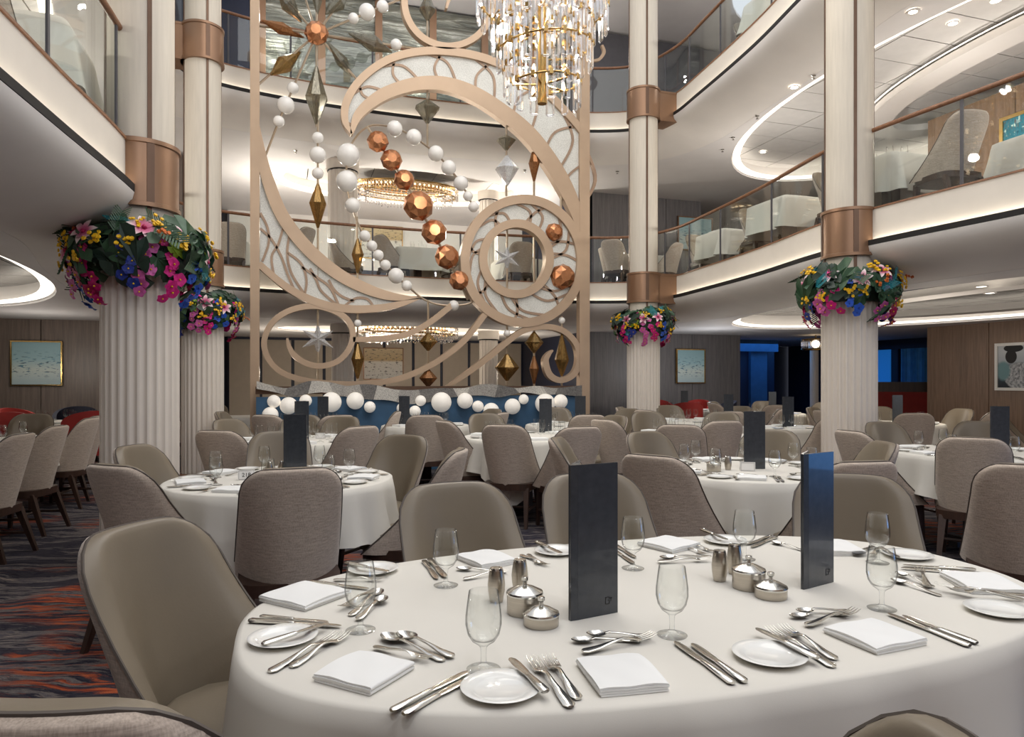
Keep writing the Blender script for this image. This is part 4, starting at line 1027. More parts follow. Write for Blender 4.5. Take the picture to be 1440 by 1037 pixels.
def blocked(x, y, d=.52): return any((x-a)**2+(y-c)**2 < d*d for a, c in CHAIRS) or any((x-a)**2+(y-c)**2 < .46**2 for a, c in COL.values())
def view(d, p):                                     # how a chair shows itself from the camera
    k = d.x*p.x+d.y*p.y; k /= math.hypot(p.x, p.y)
    return 'leather front' if k < -.35 else 'woven back' if k > .35 else 'side'
def chair_at(loc, d, label, group, z=0):
    d = Vector((d[0], d[1])).normalized(); CHAIRS.append((loc[0], loc[1]))
    return make_chair((loc[0], loc[1], z), math.atan2(-d.x, d.y), label, group)
def chair_px(px, py, tgt, label, group, z=0, Z=None):
    if Z:
        u = (px-720)/FPX; T = Vector((Z*(CS*u+SN), Z*(CS-SN*u)))
    else:
        T = at_z(px, py, z+.95); T = Vector((T.x, T.y))
    d = (Vector(tgt)-T).normalized(); o = T+d*.33
    CHAIRS.append((o.x, o.y))
    return make_chair((o.x, o.y, z), math.atan2(-d.x, d.y), label, group)
def wp(px, Z):
    u = (px-720)/FPX; return (Z*(CS*u+SN), Z*(CS-SN*u))

# ------------------------------------------------------------------ tables and cloths
HT = .76
def cloth(name, label, c, outl, drop, folds, group=None, z=HT, rows=8, seed=0):
    """outl: list of (x,y) top outline; drop(theta) hem length"""
    rr = random.Random(seed); n = len(outl); ph = [rr.uniform(0, 6.28) for _ in range(4)]
    b = MB(); vs = [(0, 0, 0)]
    for k in (.5, .9): vs += [(x*k, y*k, 0) for x, y in outl]
    def row(off, dz):
        for i, (x, y) in enumerate(outl):
            a, cc = outl[i-1], outl[(i+1) % n]; t = Vector((cc[0]-a[0], cc[1]-a[1])).normalized(); no = Vector((t.y, -t.x))
            th = math.atan2(y, x); D = drop(th, x, y); d = D*dz
            amp = (.02+.085*min(1, D/.5))*dz**1.2 if dz > 0 else 0
            w = math.sin(folds*th+ph[0])+.5*math.sin((folds*1.73)*th+ph[1]+2*dz)
            w = (abs(w)**.7)*(1 if w > 0 else -1)
            o = off+amp*(w*.5+.35)+.02*dz
            vs.append((x+no.x*o, y+no.y*o, -d-(.0 if dz else -off*0)))
    row(-.014, 0); 
    for i in range(n):
        x, y, zz = vs[-n+i]
    base = len(vs)
    for i, (x, y) in enumerate(outl):
        vs.append((x, y, -.006))
    for j in range(1, rows+1): row(.006, j/rows)
    R = 3+1+rows
    fs = [(0, 1+i, 1+(i+1) % n) for i in range(n)]+[(1+j*n+i, 1+(j+1)*n+i, 1+(j+1)*n+(i+1) % n, 1+j*n+(i+1) % n) for j in range(R-1) for i in range(n)]
    b.add(vs, fs); o = link(name, b.mesh(name, M['cloth'], 75), None, (c[0], c[1], z+.004))
    return tag(o, label, 'tablecloth', group)
def table(name, label, c, outl, z0=0, h=HT, rz=0, mat='walnut'):
    r = empty(name, label, 'table', (c[0], c[1], z0), rz)
    b = MB(); n = len(outl); k = .975; b.add([(x*k, y*k, zz) for zz in (h-.03, h) for x, y in outl], [(i, (i+1) % n, n+(i+1) % n, n+i) for i in range(n)]+[tuple(range(n)), tuple(n+i for i in range(n))])
    link('tabletop', b.mesh('tabletop', M['walnut'], 40), r)
    xs = max(x for x, y in outl); ped = [(-xs*.5, 0), (xs*.5, 0)] if xs > .9 else [(0, 0)]
    for px, py in ped:
        b = MB(); b.box((px, py, (h-.03)/2+.02), (.13, .13, h-.07)); link('pedestal', b.mesh('pedestal', M['dark_grey']), r)
        b = MB(); b.box((px, py, .02), (.5, .08, .04)); b.box((px, py, .02), (.08, .5, .04)); link('foot', b.mesh('foot', M['dark_grey']), r)
    return r
def round_out(r_, n=72): return [(r_*math.cos(2*PI*i/n), r_*math.sin(2*PI*i/n)) for i in range(n)]
def sqdrop(half, r_, th0, cap=.6): return lambda th, x, y: min(cap, half/max(abs(math.cos(th-th0)), abs(math.sin(th-th0)))-math.hypot(x, y))
TB = {}
def round_table(key, c, phrase, r_=.67, th0=.5, seed=1, half=.97, z0=0, cat='round'):
    TB[key] = (Vector(c), r_, phrase)
    table('dining_table', 'pedestal table hidden under the cloth of '+phrase, c, round_out(r_, 40), z0)
    cloth('tablecloth', 'white cloth hanging in folds over '+phrase, c, round_out(r_), sqdrop(half, r_, th0), 17, z=z0+HT, seed=seed)
AC = (1.01, 1.755)
TB['A'] = (Vector(AC), .62, 'the large oval table')
oa = superell(1.12, .625, 2.5, 120)
table('dining_table', 'large oval table under the white cloth in front', AC, oa)
cloth('tablecloth', 'white cloth over the large oval table set with two menus', AC, oa, lambda th, x, y: .50+.04*math.sin(3*th), 13, seed=4, rows=10)
round_table('B', (-.02, 4.5), 'table with card 218', .665, .55, 2)
round_table('C', (2.95, 4.02), 'table behind the blue menu', .67, .25, 3)
round_table('D', (5.45, 4.36), 'right edge table', .67, .1, 4)
round_table('F', (.09, 7.30), 'second table beyond card 218', .65, .8, 5)
round_table('G', (2.42, 7.05), 'table under the screen ring', .66, .3, 6)
round_table('K1', (4.28, 6.85), 'table before the slim column', .62, .6, 7)
round_table('F2', (.30, 9.55), 'far table at first globe lamps', .6, .4, 8)
round_table('M', (1.78, 9.25), 'far table at middle globe lamps', .58, .2, 9)
round_table('J', (3.65, 8.75), 'far table at last globe lamps', .6, .7, 10)
round_table('N', (8.1, 7.7), 'table before the dark booth', .62, .3, 12)
round_table('O', (9.6, 5.9), 'table by the brown wood wall', .62, .9, 13)
round_table('K', (5.75, 9.0), 'table behind the slim column', .6, .5, 14)
round_table('Q', (8.3, 10.6), 'table before the dark passage', .6, .2, 15)
round_table('U', (-4.2, 9.3), 'table near the blue painting', .65, .2, 16)
round_table('V', (-3.0, 11.6), 'table among the red chairs', .62, .6, 17)
round_table('X', (7.6, 12.4), 'table under small blue painting', .62, .6, 18)
def rect_table(key, c, a, bb, phrase, drop=.3, z0=0, seed=1):
    TB[key] = (Vector(c), max(a, bb), phrase); o = superell(a, bb, 12, 96)
    table('dining_table', 'pedestal table under the cloth of '+phrase, c, o, z0)
    cloth('tablecloth', 'white cloth draped over '+phrase, c, o, lambda th, x, y: drop+(.22 if abs(x) > a*.97 and abs(y) > bb*.97 else 0), 15, z=z0+HT, seed=seed)
rect_table('E', (-2.74, 7.0), .42, 1.7, 'long table beside thick column', .3, 0, 20)
rect_table('H', (6.0, 7.35), .42, .42, 'small square table', .34, 0, 21)
rect_table('R2', (-.85, 12.4), .45, .45, 'shaded table left of screen', .4, 0, 22)

# chairs placed round the nearer tables
GA = 'taupe dining chairs of the oval table'
def tc(k): v = TB[k][0]; return (v.x, v.y)
chair_px(178, 738, (.55, 1.55), 'large taupe leather chair with open seat at the left end of oval table', GA)
chair_px(10, 1006, (.02, 2.0), 'taupe chair cut by the bottom left corner, dark piped back rim', GA)
chair_px(630, 679, (.75, 1.75), 'taupe leather chair back facing us behind the left far-side goblet', GA)
chair_px(823, 666, (1.2, 1.75), 'taupe leather chair back half hidden by the black menu', GA)
chair_px(1192, 667, (1.85, 1.75), 'taupe leather chair back right behind the blue menu', GA)
chair_at((.425, .665), (-.9, .41), 'taupe chair of which only a leather corner shows, bottom right', GA)
GB = 'taupe chairs round the card 218 table'
chair_px(413, 660, tc('B'), 'woven chair back right before the table with number card 218', GB)
chair_px(148, 655, (-.1, 4.6), 'woven chair with rolled piped edge before a leather chair, near fluted column', GB)
chair_px(180, 627, (.1, 4.45), 'taupe leather chair facing right, against the thick fluted column', GB)
chair_px(575, 612, (.05, 4.4), 'tall taupe leather chair front, far right seat of table with card 218', GB)
chair_px(393, 607, tc('B'), 'taupe leather chair front behind the black menu on table with card 218', GB)
chair_px(652, 632, tc('B'), 'low woven chair back with pale bluish sheen, right of table with card 218', GB)
GF = 'taupe chairs at the second table beyond card 218'
chair_px(512, 600, tc('F'), 'woven chair back, near right seat of the second table beyond card 218', GF)
chair_px(300, 606, tc('F'), 'dark woven chair back, near left seat of the second table beyond card 218', GF)
chair_px(315, 590, tc('F'), 'taupe leather chair, left seat of the second table beyond card 218', GF)
chair_px(486, 586, tc('F'), 'taupe leather chair front, right far seat of second table beyond card 218', GF)
chair_px(425, 584, tc('F'), 'taupe leather chair front, far seat of the second table beyond card 218', GF)
chair_px(370, 584, tc('F2'), 'dark woven chair back, near left seat at the first globe lamps', GF)
GG = 'taupe chairs under the ring of the screen'
chair_px(706, 598, (2.5, 7.05), 'large woven chair back on dark legs, under the ring of the screen', GG)
chair_px(820, 601, tc('G'), 'broad woven chair back, near right seat under the ring of the screen', GG, Z=6.15)
chair_px(620, 588, (2.4, 7.2), 'narrow woven chair seen edge-on, left seat under the ring of screen', GG, Z=7.1)
chair_px(680, 582, tc('G'), 'taupe leather chair, far left seat under the ring of the screen', GG)
chair_px(870, 574, tc('G'), 'taupe chair, far right seat under the ring of the screen', GG, Z=8.2)
GC = 'taupe chairs round the table behind the blue menu'
chair_px(776, 616, tc('C'), 'taupe chair seen edge-on, left seat of table behind the blue menu', GC, Z=5.0)
chair_px(911, 641, tc('C'), 'big brownish woven chair back right of the black menu', GC)
chair_px(902, 603, tc('C'), 'taupe leather chair front, far left seat of table behind blue menu', GC, Z=5.6)
chair_px(1085, 605, tc('C'), 'taupe leather chair front, far right seat of table behind blue menu', GC, Z=5.8)
chair_px(1252, 622, tc('C'), 'taupe leather chair facing left, right seat of table behind blue menu', GC)
chair_px(1222, 650, tc('C'), 'chair with only its woven top rim showing right of the blue menu', GC)
GK = 'taupe chairs before the slim column'
chair_px(955, 598, tc('K1'), 'bluish woven chair back, near seat of the table before slim column', GK)
chair_px(1022, 593, (4.35, 7.2), 'narrow woven chair edge-on, near right seat before the slim column', GK, Z=7.05)
chair_px(1018, 580, tc('K1'), 'taupe leather chair, far right seat of table before the slim column', GK, Z=9.0)
chair_px(908, 582, tc('K1'), 'taupe leather chair, far left seat of table before the slim column', GK, Z=9.2)
chair_px(845, 572, (4.4, 7.1), 'woven chair, left seat of the table before the slim column', GK, Z=7.3)
GD = 'taupe chairs at the right edge table'
chair_px(1368, 616, tc('D'), 'large woven chair back with splayed dark legs, in front at the right', GD)
chair_px(1190, 603, (5.4, 4.5), 'woven chair back, left seat of the right edge table', GD, Z=5.7)
chair_px(1235, 594, tc('D'), 'taupe leather chair before the thick fluted column, right edge table', GD, Z=6.9)
chair_px(1380, 592, tc('D'), 'taupe leather chair front, far right seat of the right edge table', GD, Z=7.0)
chair_px(1452, 655, tc('D'), 'chair cut by the right border beside the large woven chair', GD)
GE = 'taupe chairs along the long table'
for px, py, l in ((37, 610, 'first woven chair of the row at the long table, nearest us'), (87, 599, 'second woven chair of the row at the long table'), (133, 588, 'third woven chair of the row at the long table'), (143, 585, 'last woven chair of the row at the long table')):
    T = at_z(px, py, .95); chair_px(px, py, (-3.2, T.y+.25), l, GE)
chair_at((-2.55, 4.85), (-.1, 1), 'chair at the near end of the long table, cut by the left border', GE)
chair_at((-2.9, 9.6), (0, -1), 'pale leather chair at the far end of the long table', GE)
# farther tables: a ring of chairs each
def ring(key, n, a0, skip=()):
    c, r_, ph = TB[key]; g = 'taupe chairs round '+ph
    base = math.atan2(-c.y, -c.x)
    for i in range(n):
        if i in skip: continue
        a = base+a0+2*PI*i/n; x, y = c.x+(r_+.24)*math.cos(a), c.y+(r_+.24)*math.sin(a)
        if blocked(x, y) or (y > 9.85 and -.8 < x < 5.1): continue
        d = (-math.cos(a), -math.sin(a)); p = Vector((x, y))
        s = SEAT8[int(round(((a-base) % (2*PI))/(PI/4))) % 8]
        chair_at((x, y), d, 'taupe chair, %s showing, %s seat of %s' % (view(Vector(d), p), s, ph), g)
for k, n, a0 in (('F2', 6, .3), ('M', 6, 0), ('J', 6, .2), ('N', 6, .2), ('O', 6, .5), ('K', 6, .4), ('Q', 6, .1), ('H', 4, .6), ('R2', 4, .3)): ring(k, n, a0)
# low red and navy tub chairs at the sides
def tub_meshes():
    b = MB(); n = 20
    def f(u, v, r_): a = PI*1.18*(u-.5)-PI/2; return (r_*math.cos(a)*1.05, r_*math.sin(a), .30+(.52-.16*abs(2*u-1)**2)*v)
    b.grid(lambda u, v: f(u, v, .27), n, 4); b.grid(lambda u, v: f(u, v, .22), n, 4)
    b.grid(lambda u, v: f(u, 1, .22+.05*v), n, 1)
    return b
def tub(mat):
    out = {}
    out['backrest'] = tub_meshes().mesh('backrest', M[mat], 50)
    b = MB(); b.lathe([(.22, .32), (.225, .36), (.21, .44), (.0, .45)], 24); out['seat'] = b.mesh('seat', M[mat], 50)
    out['leg'] = []
    for sx, sy in ((-1, -1), (1, -1), (1, 1), (-1, 1)):
        b = MB(); b.tube([(sx*.15, sy*.15, .33), (sx*.19, sy*.19, 0)], [.018, .011], 6); out['leg'].append(b.mesh('leg', M['walnut'], 50))
    return out
TM = {'red': tub('red'), 'navy': tub('navy')}
def tubchair(loc, d, mat, label, group):
    r = empty('tub_chair', label, 'chair', (loc[0], loc[1], 0), math.atan2(-d[0], d[1]), group); r.scale = (1.08, 1.08, 1.16)
    link('backrest', TM[mat]['backrest'], r); link('seat', TM[mat]['seat'], r)
    for m in TM[mat]['leg']: link('leg', m, r)
i = 0
for key, n, a0, mats in (('U', 7, .2, ('red', 'red', 'navy')), ('V', 7, .3, ('red', 'red', 'red', 'navy')), ('X', 7, .1, ('red', 'red', 'navy'))):
    c, r_, ph = TB[key]; base = math.atan2(-c.y, -c.x)
    for j in range(n):
        a = base+a0+2*PI*j/n; x, y = c.x+(r_+.2)*math.cos(a), c.y+(r_+.2)*math.sin(a)
        if blocked(x, y, .4): continue
        CHAIRS.append((x, y)); m = mats[j % len(mats)]
        tubchair((x, y), (-math.cos(a), -math.sin(a)), m, '%s low-backed chair, %s seat of %s' % (m, SEAT8[int(round(((a-base) % (2*PI))/(PI/4))) % 8], ph), 'low coloured chairs round '+ph)

# ------------------------------------------------------------------ tableware prototypes
def lathe_mesh(name, prof, mat, n=28, sm=45): b = MB(); b.lathe(prof, n, cap=False); return b.mesh(name, M[mat], sm)
GOB = [(.0, .002), (.034, .0), (.0355, .002), (.030, .004), (.012, .008), (.0062, .014), (.0055, .03), (.0065, .046), (.012, .052), (.024, .060), (.033, .074), (.0375, .094), (.0372, .112), (.034, .138), (.0305, .162), (.0295, .1625), (.0330, .138), (.0362, .112), (.0364, .094), (.032, .076), (.023, .063), (.0, .057)]
gobm = lathe_mesh('goblet', GOB, 'goblet', 28, 60)
gob_lo = lathe_mesh('goblet', [GOB[i] for i in (1, 3, 5, 7, 9, 10, 11, 13, 14)], 'goblet', 14, 60)
PL = [(0, .004), (.047, .004), (.052, .0065), (.060, .010), (.076, .0135), (.0775, .0125), (.076, .011), (.058, .0045), (.048, .0), (.0, .0)]
platem = lathe_mesh('bread_plate', PL, 'china', 40, 50); plate_lo = lathe_mesh('bread_plate', PL[1:8], 'china', 18, 50)
b = MB(); b.lathe([(0, .004), (.076, .0135), (.076, .011), (.048, 0), (0, 0)], 18, cap=False); plate_lo = b.mesh('bread_plate', M['china'], 50)
def sweep_rect(b, secs):
    """secs: (y, z, halfwidth, halfthick)"""
    vs = []
    for y, z, w, t in secs: vs += [(-w, y, z-t*.4), (-w*.55, y, z-t), (w*.55, y, z-t), (w, y, z-t*.4), (w, y, z+t*.4), (w*.55, y, z+t), (-w*.55, y, z+t), (-w, y, z+t*.4)]
    m = len(secs); b.add(vs, [(i*8+j, i*8+(j+1) % 8, (i+1)*8+(j+1) % 8, (i+1)*8+j) for i in range(m-1) for j in range(8)]+[tuple(range(7, -1, -1)), tuple((m-1)*8+j for j in range(8))])
def knife(L):
    b = MB(); k = L/.24; h = -L/2
    sweep_rect(b, [(h, .006, .005, .003), (h+.006, .006, .0095, .0045), (h+.05*k, .006, .0085, .0045), (h+.10*k, .006, .006, .004), (h+.112*k, .006, .0065, .004), (h+.118*k, .006, .0055, .003)])
    hd = b.mesh('handle', M['steel'], 40)
    b = MB(); h2 = h+.116*k
    sweep_rect(b, [(h2, .006, .006, .0016), (h2+.02*k, .006, .0085, .0013), (h2+.08*k, .006, .0095, .0012), (h2+.108*k, .006, .008, .001), (h2+.12*k, .006, .003, .0006)])
    return hd, b.mesh('blade', M['steel'], 40)
def fork(L):
    b = MB(); k = L/.205; h = -L/2
    sweep_rect(b, [(h, .004, .005, .002), (h+.008, .004, .0105, .0026), (h+.045*k, .005, .0085, .0024), (h+.085*k, .010, .0042, .0022), (h+.115*k, .013, .0034, .0022), (h+.135*k, .010, .006, .0018), (h+.148*k, .007, .012, .0013), (h+.160*k, .006, .0125, .0012)])
    hd = b.mesh('handle', M['steel'], 45); b = MB()
    for x in (-.0105, -.0035, .0035, .0105):
        sweep_rect(b, [(h+.158*k, .006, .0021, .0012), (h+.185*k, .0075, .0019, .001), (h+.205*k, .012, .0008, .0006)]); 
        for q in range(24): v = b.v[-24+q]; b.v[-24+q] = (v[0]+x, v[1], v[2])
    return hd, b.mesh('tines', M['steel'], 45)
def spoon(L):
    b = MB(); k = L/.18; h = -L/2
    sweep_rect(b, [(h, .004, .005, .002), (h+.008, .004, .010, .0026), (h+.04*k, .005, .0078, .0024), (h+.08*k, .010, .004, .0022), (h+.118*k, .013, .0035, .0022), (h+.128*k, .011, .005, .0016)])
    hd = b.mesh('handle', M['steel'], 45); b = MB(); yc = h+.152*k
    def f(u, v, s): 
        r_ = math.sin(PI/2*v); a = 2*PI*u; w = .0185*(1-.12*math.sin(a)); return (r_*w*math.cos(a), yc+r_*.029*k*math.sin(a), .0105-.0085*(1-r_**2)+s)
    b.grid(lambda u, v: f(u, v, 0), 18, 5, True); b.grid(lambda u, v: f(u, v, .0012), 18, 5, True)
    return hd, b.mesh('bowl', M['steel'], 60)
CUT = {'knife': knife(.235), 'small_knife': knife(.205), 'butter_knife': knife(.17), 'fork': fork(.20), 'small_fork': fork(.175), 'spoon': spoon(.185), 'small_spoon': spoon(.165)}
CLEN = {'knife': .235, 'small_knife': .205, 'butter_knife': .17, 'fork': .20, 'small_fork': .175, 'spoon': .185, 'small_spoon': .165}
CN = {'knife': 'knife', 'small_knife': 'knife', 'butter_knife': 'butter_knife', 'fork': 'fork', 'small_fork': 'fork', 'spoon': 'spoon', 'small_spoon': 'spoon'}
def cutlery(kind, loc, rz, label, group, sc=1, roll=0):
    o = empty(CN[kind], label, CN[kind].split('_')[-1], loc, rz, group)
    if roll: o.rotation_euler = (roll, 0, rz)
    o.scale = (sc, sc, sc)
    for m in CUT[kind]: link(m.name.split('.')[0], m, o)
    return o
def napmesh(seed):
    """square cloth folded to four layers: a ribbon that turns back on itself along two edges"""
    rr = random.Random(seed); b = MB(); w, d = .085, .0775; lay = 4; g = .0047; t = .0019; C2 = []
    for k in range(lay):                                  # centre line of the folded ribbon in x-z
        z = .0026+g*k; s = 1 if k % 2 == 0 else -1; e = w-.0035-rr.uniform(0, .003)
        C2 += [(s*e*(-1+2*q/10), z) for q in range(11)]
        if k < lay-1: C2 += [(s*(e+g*.5*math.sin(PI*q/4)), z+g*(1-math.cos(PI*q/4))/2) for q in range(1, 4)]
    m = len(C2); nv = 10; o2 = [rr.uniform(-.0022, .0022) for _ in range(lay+1)]
    vs = []
    for j in range(nv+1):
        v = j/nv*2-1
        for side in (1, -1):
            for i in range(m):
                a, c = C2[max(0, i-1)], C2[min(m-1, i+1)]; dx, dz = c[0]-a[0], c[1]-a[1]; l = math.hypot(dx, dz) or 1
                x, z = C2[i][0]-dz/l*t*side, C2[i][1]+dx/l*t*side
                k = z/(g*lay); sag = .0035*k*(abs(v)**3+.6*abs(x/w)**3)-.0012*k*math.sin(5*x/w+seed+3*v)
                vs.append((x*(1-.012*v*v), v*(d+o2[min(lay, int(k*lay))])*(1-.012*(x/w)**2), max(.0004, z-sag+.002*k)))
    row = 2*m; fs = []
    for j in range(nv):
        for i in range(m-1):
            fs.append((j*row+i, j*row+i+1, (j+1)*row+i+1, (j+1)*row+i)); fs.append((j*row+m+i, (j+1)*row+m+i, (j+1)*row+m+i+1, j*row+m+i+1))
        for i in (0, m-1): fs.append((j*row+i, (j+1)*row+i, (j+1)*row+m+i, j*row+m+i))
    for j in (0, nv):
        for i in range(m-1): fs.append((j*row+i, j*row+m+i, j*row+m+i+1, j*row+i+1))
    b.add(vs, fs); return b.mesh('napkin', M['napkin'], 60)
napm = [napmesh(i) for i in range(3)]
nb = MB(); nb.box((0, 0, .012), (.17, .155, .024)); nap_lo = nb.mesh('napkin', M['napkin'])
def thing1(name, me, loc, rz, label, cat, group, sc=None):
    o = link(name, me, None, loc, (0, 0, rz), sc); return tag(o, label, cat, group)
# menus, condiments
def menu(loc, rz, label, ang=45, h=.385, w=.122):
    r = empty('menu', label, 'menu', loc, rz, 'tall folded menus standing on the tables')
    b = MB(); b.box((w/2, 0, h/2), (w, .006, h)); link('front_cover', b.mesh('front_cover', M['menu']), r)
    a = math.radians(ang); b = MB(); b.box((-.019+w*.5*math.cos(a), .006+w*.5*math.sin(a), h/2), (w, .006, h), Matrix.Rotation(a, 3, 'Z')); link('back_cover', b.mesh('back_cover', M['menu']), r)
    b = MB(); b.box((w/2-.002, .0042, h/2), (w-.016, .0024, h-.016)); link('lining', b.mesh('lining', M['menu_in']), r)
    b = MB(); b.box((-.0095, .0012, h/2), (.0215, .006, h), Matrix.Rotation(-.1, 3, 'Z')); link('spine', b.mesh('spine', M['menu'], 50), r)
    b = MB(); x, z, s = w-.030, .035, .0085                 # small square maze-like emblem near the lower corner
    for (x0, z0, x1, z1) in ((-1, 1, .3, 1), (-1, -1, -1, 1), (-1, -1, .4, -1), (.4, -1, .4, .1), (-.2, .1, .4, .1), (.3, .55, 1.3, .75), (1.0, -.2, 1.0, .7)):
        b.box((x+s*(x0+x1)/2, -.0034, z+s*(z0+z1)/2), (abs(x1-x0)*s+.0016, .0008, abs(z1-z0)*s+.0016))
    link('emblem', b.mesh('emblem', M['logo']), r)
    return r
shk = lathe_mesh('body', [(0, 0), (.0175, 0), (.0185, .004), (.0225, .03), (.0235, .046), (.0215, .066), (.0185, .084), (.0178, .086)], 'brushed', 24, 45)
shc = lathe_mesh('cap', [(.0182, .086), (.0165, .0905), (.010, .0915), (0, .0915)], 'steel', 24, 45)
def shaker(loc, label): r = empty('shaker', label, 'shaker', loc, 0, 'steel salt and pepper shakers'); link('body', shk, r); link('cap', shc, r)
def potmesh(R, h): return (lathe_mesh('bowl', [(0, 0), (R*.97, 0), (R, .004), (R, h), (R*.96, h)], 'brushed', 36, 40), lathe_mesh('lid', [(R*1.02, h-.002), (R*1.04, h+.002), (R*1.0, h+.006), (R*.55, h+.016), (R*.18, h+.022), (0, h+.023)], 'steel', 36, 30), lathe_mesh('knob', [(.006, h+.02), (.005, h+.03), (.009, h+.034), (.0092, h+.041), (.007, h+.043), (0, h+.043)], 'steel', 16, 40))
PB, PS = potmesh(.046, .05), potmesh(.043, .026)
def pot(loc, big, label):
    r = empty('lidded_bowl', label, 'bowl', loc, 0, 'lidded steel condiment bowls')
    bo, li, kn = PB if big else PS; link('bowl', bo, r); l = link('lid', li, r); link('knob', kn, l)
def textmesh(s, size, mat):
    cu = bpy.data.curves.new('t', 'FONT'); cu.body = s; cu.size = size; cu.align_x = 'CENTER'; cu.align_y = 'CENTER'; cu.extrude = .0003
    o = bpy.data.objects.new('t', cu); me = bpy.data.meshes.new_from_object(o); bpy.data.objects.remove(o); bpy.data.curves.remove(cu); me.materials.clear(); me.materials.append(M[mat]); return me
def tablecard(loc, rz, txt, label):
    r = empty('number_card', label, 'card', loc, rz, 'table number cards')
    b = MB(); b.box((0, 0, .030), (.095, .003, .06), Matrix.Rotation(-.15, 3, 'X')); b.box((0, .02, .030), (.095, .003, .06), Matrix.Rotation(.15+.25, 3, 'X')); link('card', b.mesh('card', M['card']), r)
    b = MB(); 
    for s in (-1, 1): b.box((s*.042, -.0022, .03), (.0014, .0008, .05), None); b.box((0, -.0022, .03+s*.025), (.084, .0008, .0014))
    o = link('border', b.mesh('border', M['piping']), r, (0, 0, 0), (-.15, 0, 0)); o.location = (0, -.0046, 0)
    if txt: link('number', textmesh(txt, .034, 'ink'), r, (0, -.0075, .03), (PI/2-.15, 0, 0))

# ------------------------------------------------------------------ the oval table, item by item
ZT = HT+.0045
def P(px, py, z=ZT): return at_z(px, py, z)
def cut_px(kind, h, t, seat, which, lift=0.0):
    a, c = P(*h), P(*t); d = c-a; m = (a+c)/2; m.z = ZT+lift
    L = math.hypot(d.x, d.y); sc = max(.86, min(1.12, L/CLEN[kind]))
    what = {'knife': 'dinner knife', 'small_knife': 'smaller knife', 'butter_knife': 'butter knife lying on the bread plate', 'fork': 'dinner fork', 'small_fork': 'smaller fork', 'spoon': 'soup spoon', 'small_spoon': 'teaspoon'}[kind]
    cutlery(kind, m, math.atan2(-d.x, d.y), ('%s %s, %s of the oval table' % (which, what, seat)).strip(), 'steel cutlery on the oval table', sc)
def plate_px(p, seat): thing1('bread_plate', platem, P(*p), 0, 'white bread plate, %s of the oval table' % seat, 'plate', 'bread plates on the oval table')
def gob_px(p, seat): thing1('goblet', gobm, P(*p), 0, 'empty clear goblet, %s of the oval table' % seat, 'glass', 'goblets on the oval table')
def nap_px(q, seat):
    q = [P(*p) for p in q]; c = sum(q, Vector())/4; e = (q[1]-q[0]); w = ((q[1]-q[0]).length+(q[2]-q[3]).length)/2; d = ((q[3]-q[0]).length+(q[2]-q[1]).length)/2
    rz = math.atan2(e.y, e.x); k = rnd.randrange(3)
    o = thing1('folded_napkin', napm[k], (c.x, c.y, ZT), rz, 'white folded napkin, %s of the oval table' % seat, 'napkin', 'folded napkins on the oval table'); o.scale = (min(1.15, max(.8, w/.17)), min(1.15, max(.8, d/.155)), 1)
sL, s1, s2, s3, s4, f1, f2, f3 = 'left end seat', 'near left seat', 'near middle seat', 'near right seat', 'right end seat', 'far left seat', 'far middle seat', 'far right seat'
plate_px((398, 901), sL); cut_px('butter_knife', (369, 918), (463, 886), sL, '', .012)
cut_px('knife', (350, 876), (482, 884), sL, ''); cut_px('small_knife', (366, 870), (463, 878), sL, '')
cut_px('fork', (379, 948), (476, 896), sL, ''); cut_px('small_fork', (397, 948), (497, 890), sL, '')
cut_px('spoon', (493, 868), (535, 834), sL, ''); cut_px('small_spoon', (503, 875), (541, 845), sL, '', .003); cut_px('small_fork', (530, 832), (480, 862), 'left end seat, among spoons', '', .004)
nap_px([(443, 863), (378, 848), (418, 821), (478, 838)][0:4], sL); gob_px((507, 887), sL)
nap_px([(441, 959), (523, 981), (583, 943), (503, 922)], s1); gob_px((680, 942), s1)
cut_px('spoon', (630, 934), (533, 896), s1, ''); cut_px('small_spoon', (640, 929), (558, 897), s1, '', .003); cut_px('small_fork', (526, 914), (607, 934), 'near left seat, among spoons', '', .004)
cut_px('knife', (550, 1004), (660, 947), s1, ''); cut_px('small_knife', (567, 1009), (663, 956), s1, '')
plate_px((704, 973), s2); cut_px('butter_knife', (768, 987), (717, 937), s2, '', .012)
cut_px('fork', (804, 999), (747, 930), s2, ''); cut_px('small_fork', (820, 996), (765, 922), s2, '')
nap_px([(843, 982), (938, 973), (900, 925), (809, 940)], s2); gob_px((945, 894), s2)
cut_px('spoon', (901, 903), (804, 905), s2, ''); cut_px('small_spoon', (915, 898), (825, 898), s2, '', .003); cut_px('small_fork', (814, 923), (924, 899), 'near middle seat, among spoons', '', .004)
cut_px('knife', (1031, 965), (948, 905), s2, ''); cut_px('small_knife', (1048, 963), (972, 908), s2, '')
plate_px((1082, 926), s3); cut_px('butter_knife', (1150, 938), (1062, 894), s3, '', .012)
cut_px('fork', (1173, 941), (1081, 888), s3, ''); cut_px('small_fork', (1189, 938), (1090, 879), s3, '')
nap_px([(1229, 923), (1298, 909), (1228, 875), (1163, 893)], s3); gob_px((1240, 857), s3)
cut_px('spoon', (1191, 866), (1112, 871), s3, ''); cut_px('small_spoon', (1193, 862), (1121, 865), s3, '', .003); cut_px('small_fork', (1126, 886), (1211, 863), 'near right seat, among spoons', '', .004)
cut_px('knife', (1364, 912), (1247, 865), s3, ''); cut_px('small_knife', (1374, 908), (1268, 868), s3, '')
plate_px((1404, 862), s4); cut_px('fork', (1440, 852), (1314, 831), s4, '', .012); cut_px('small_fork', (1443, 846), (1333, 840), s4, '', .012)
nap_px([(1351, 837), (1440, 840), (1400, 810), (1334, 812)], s4)
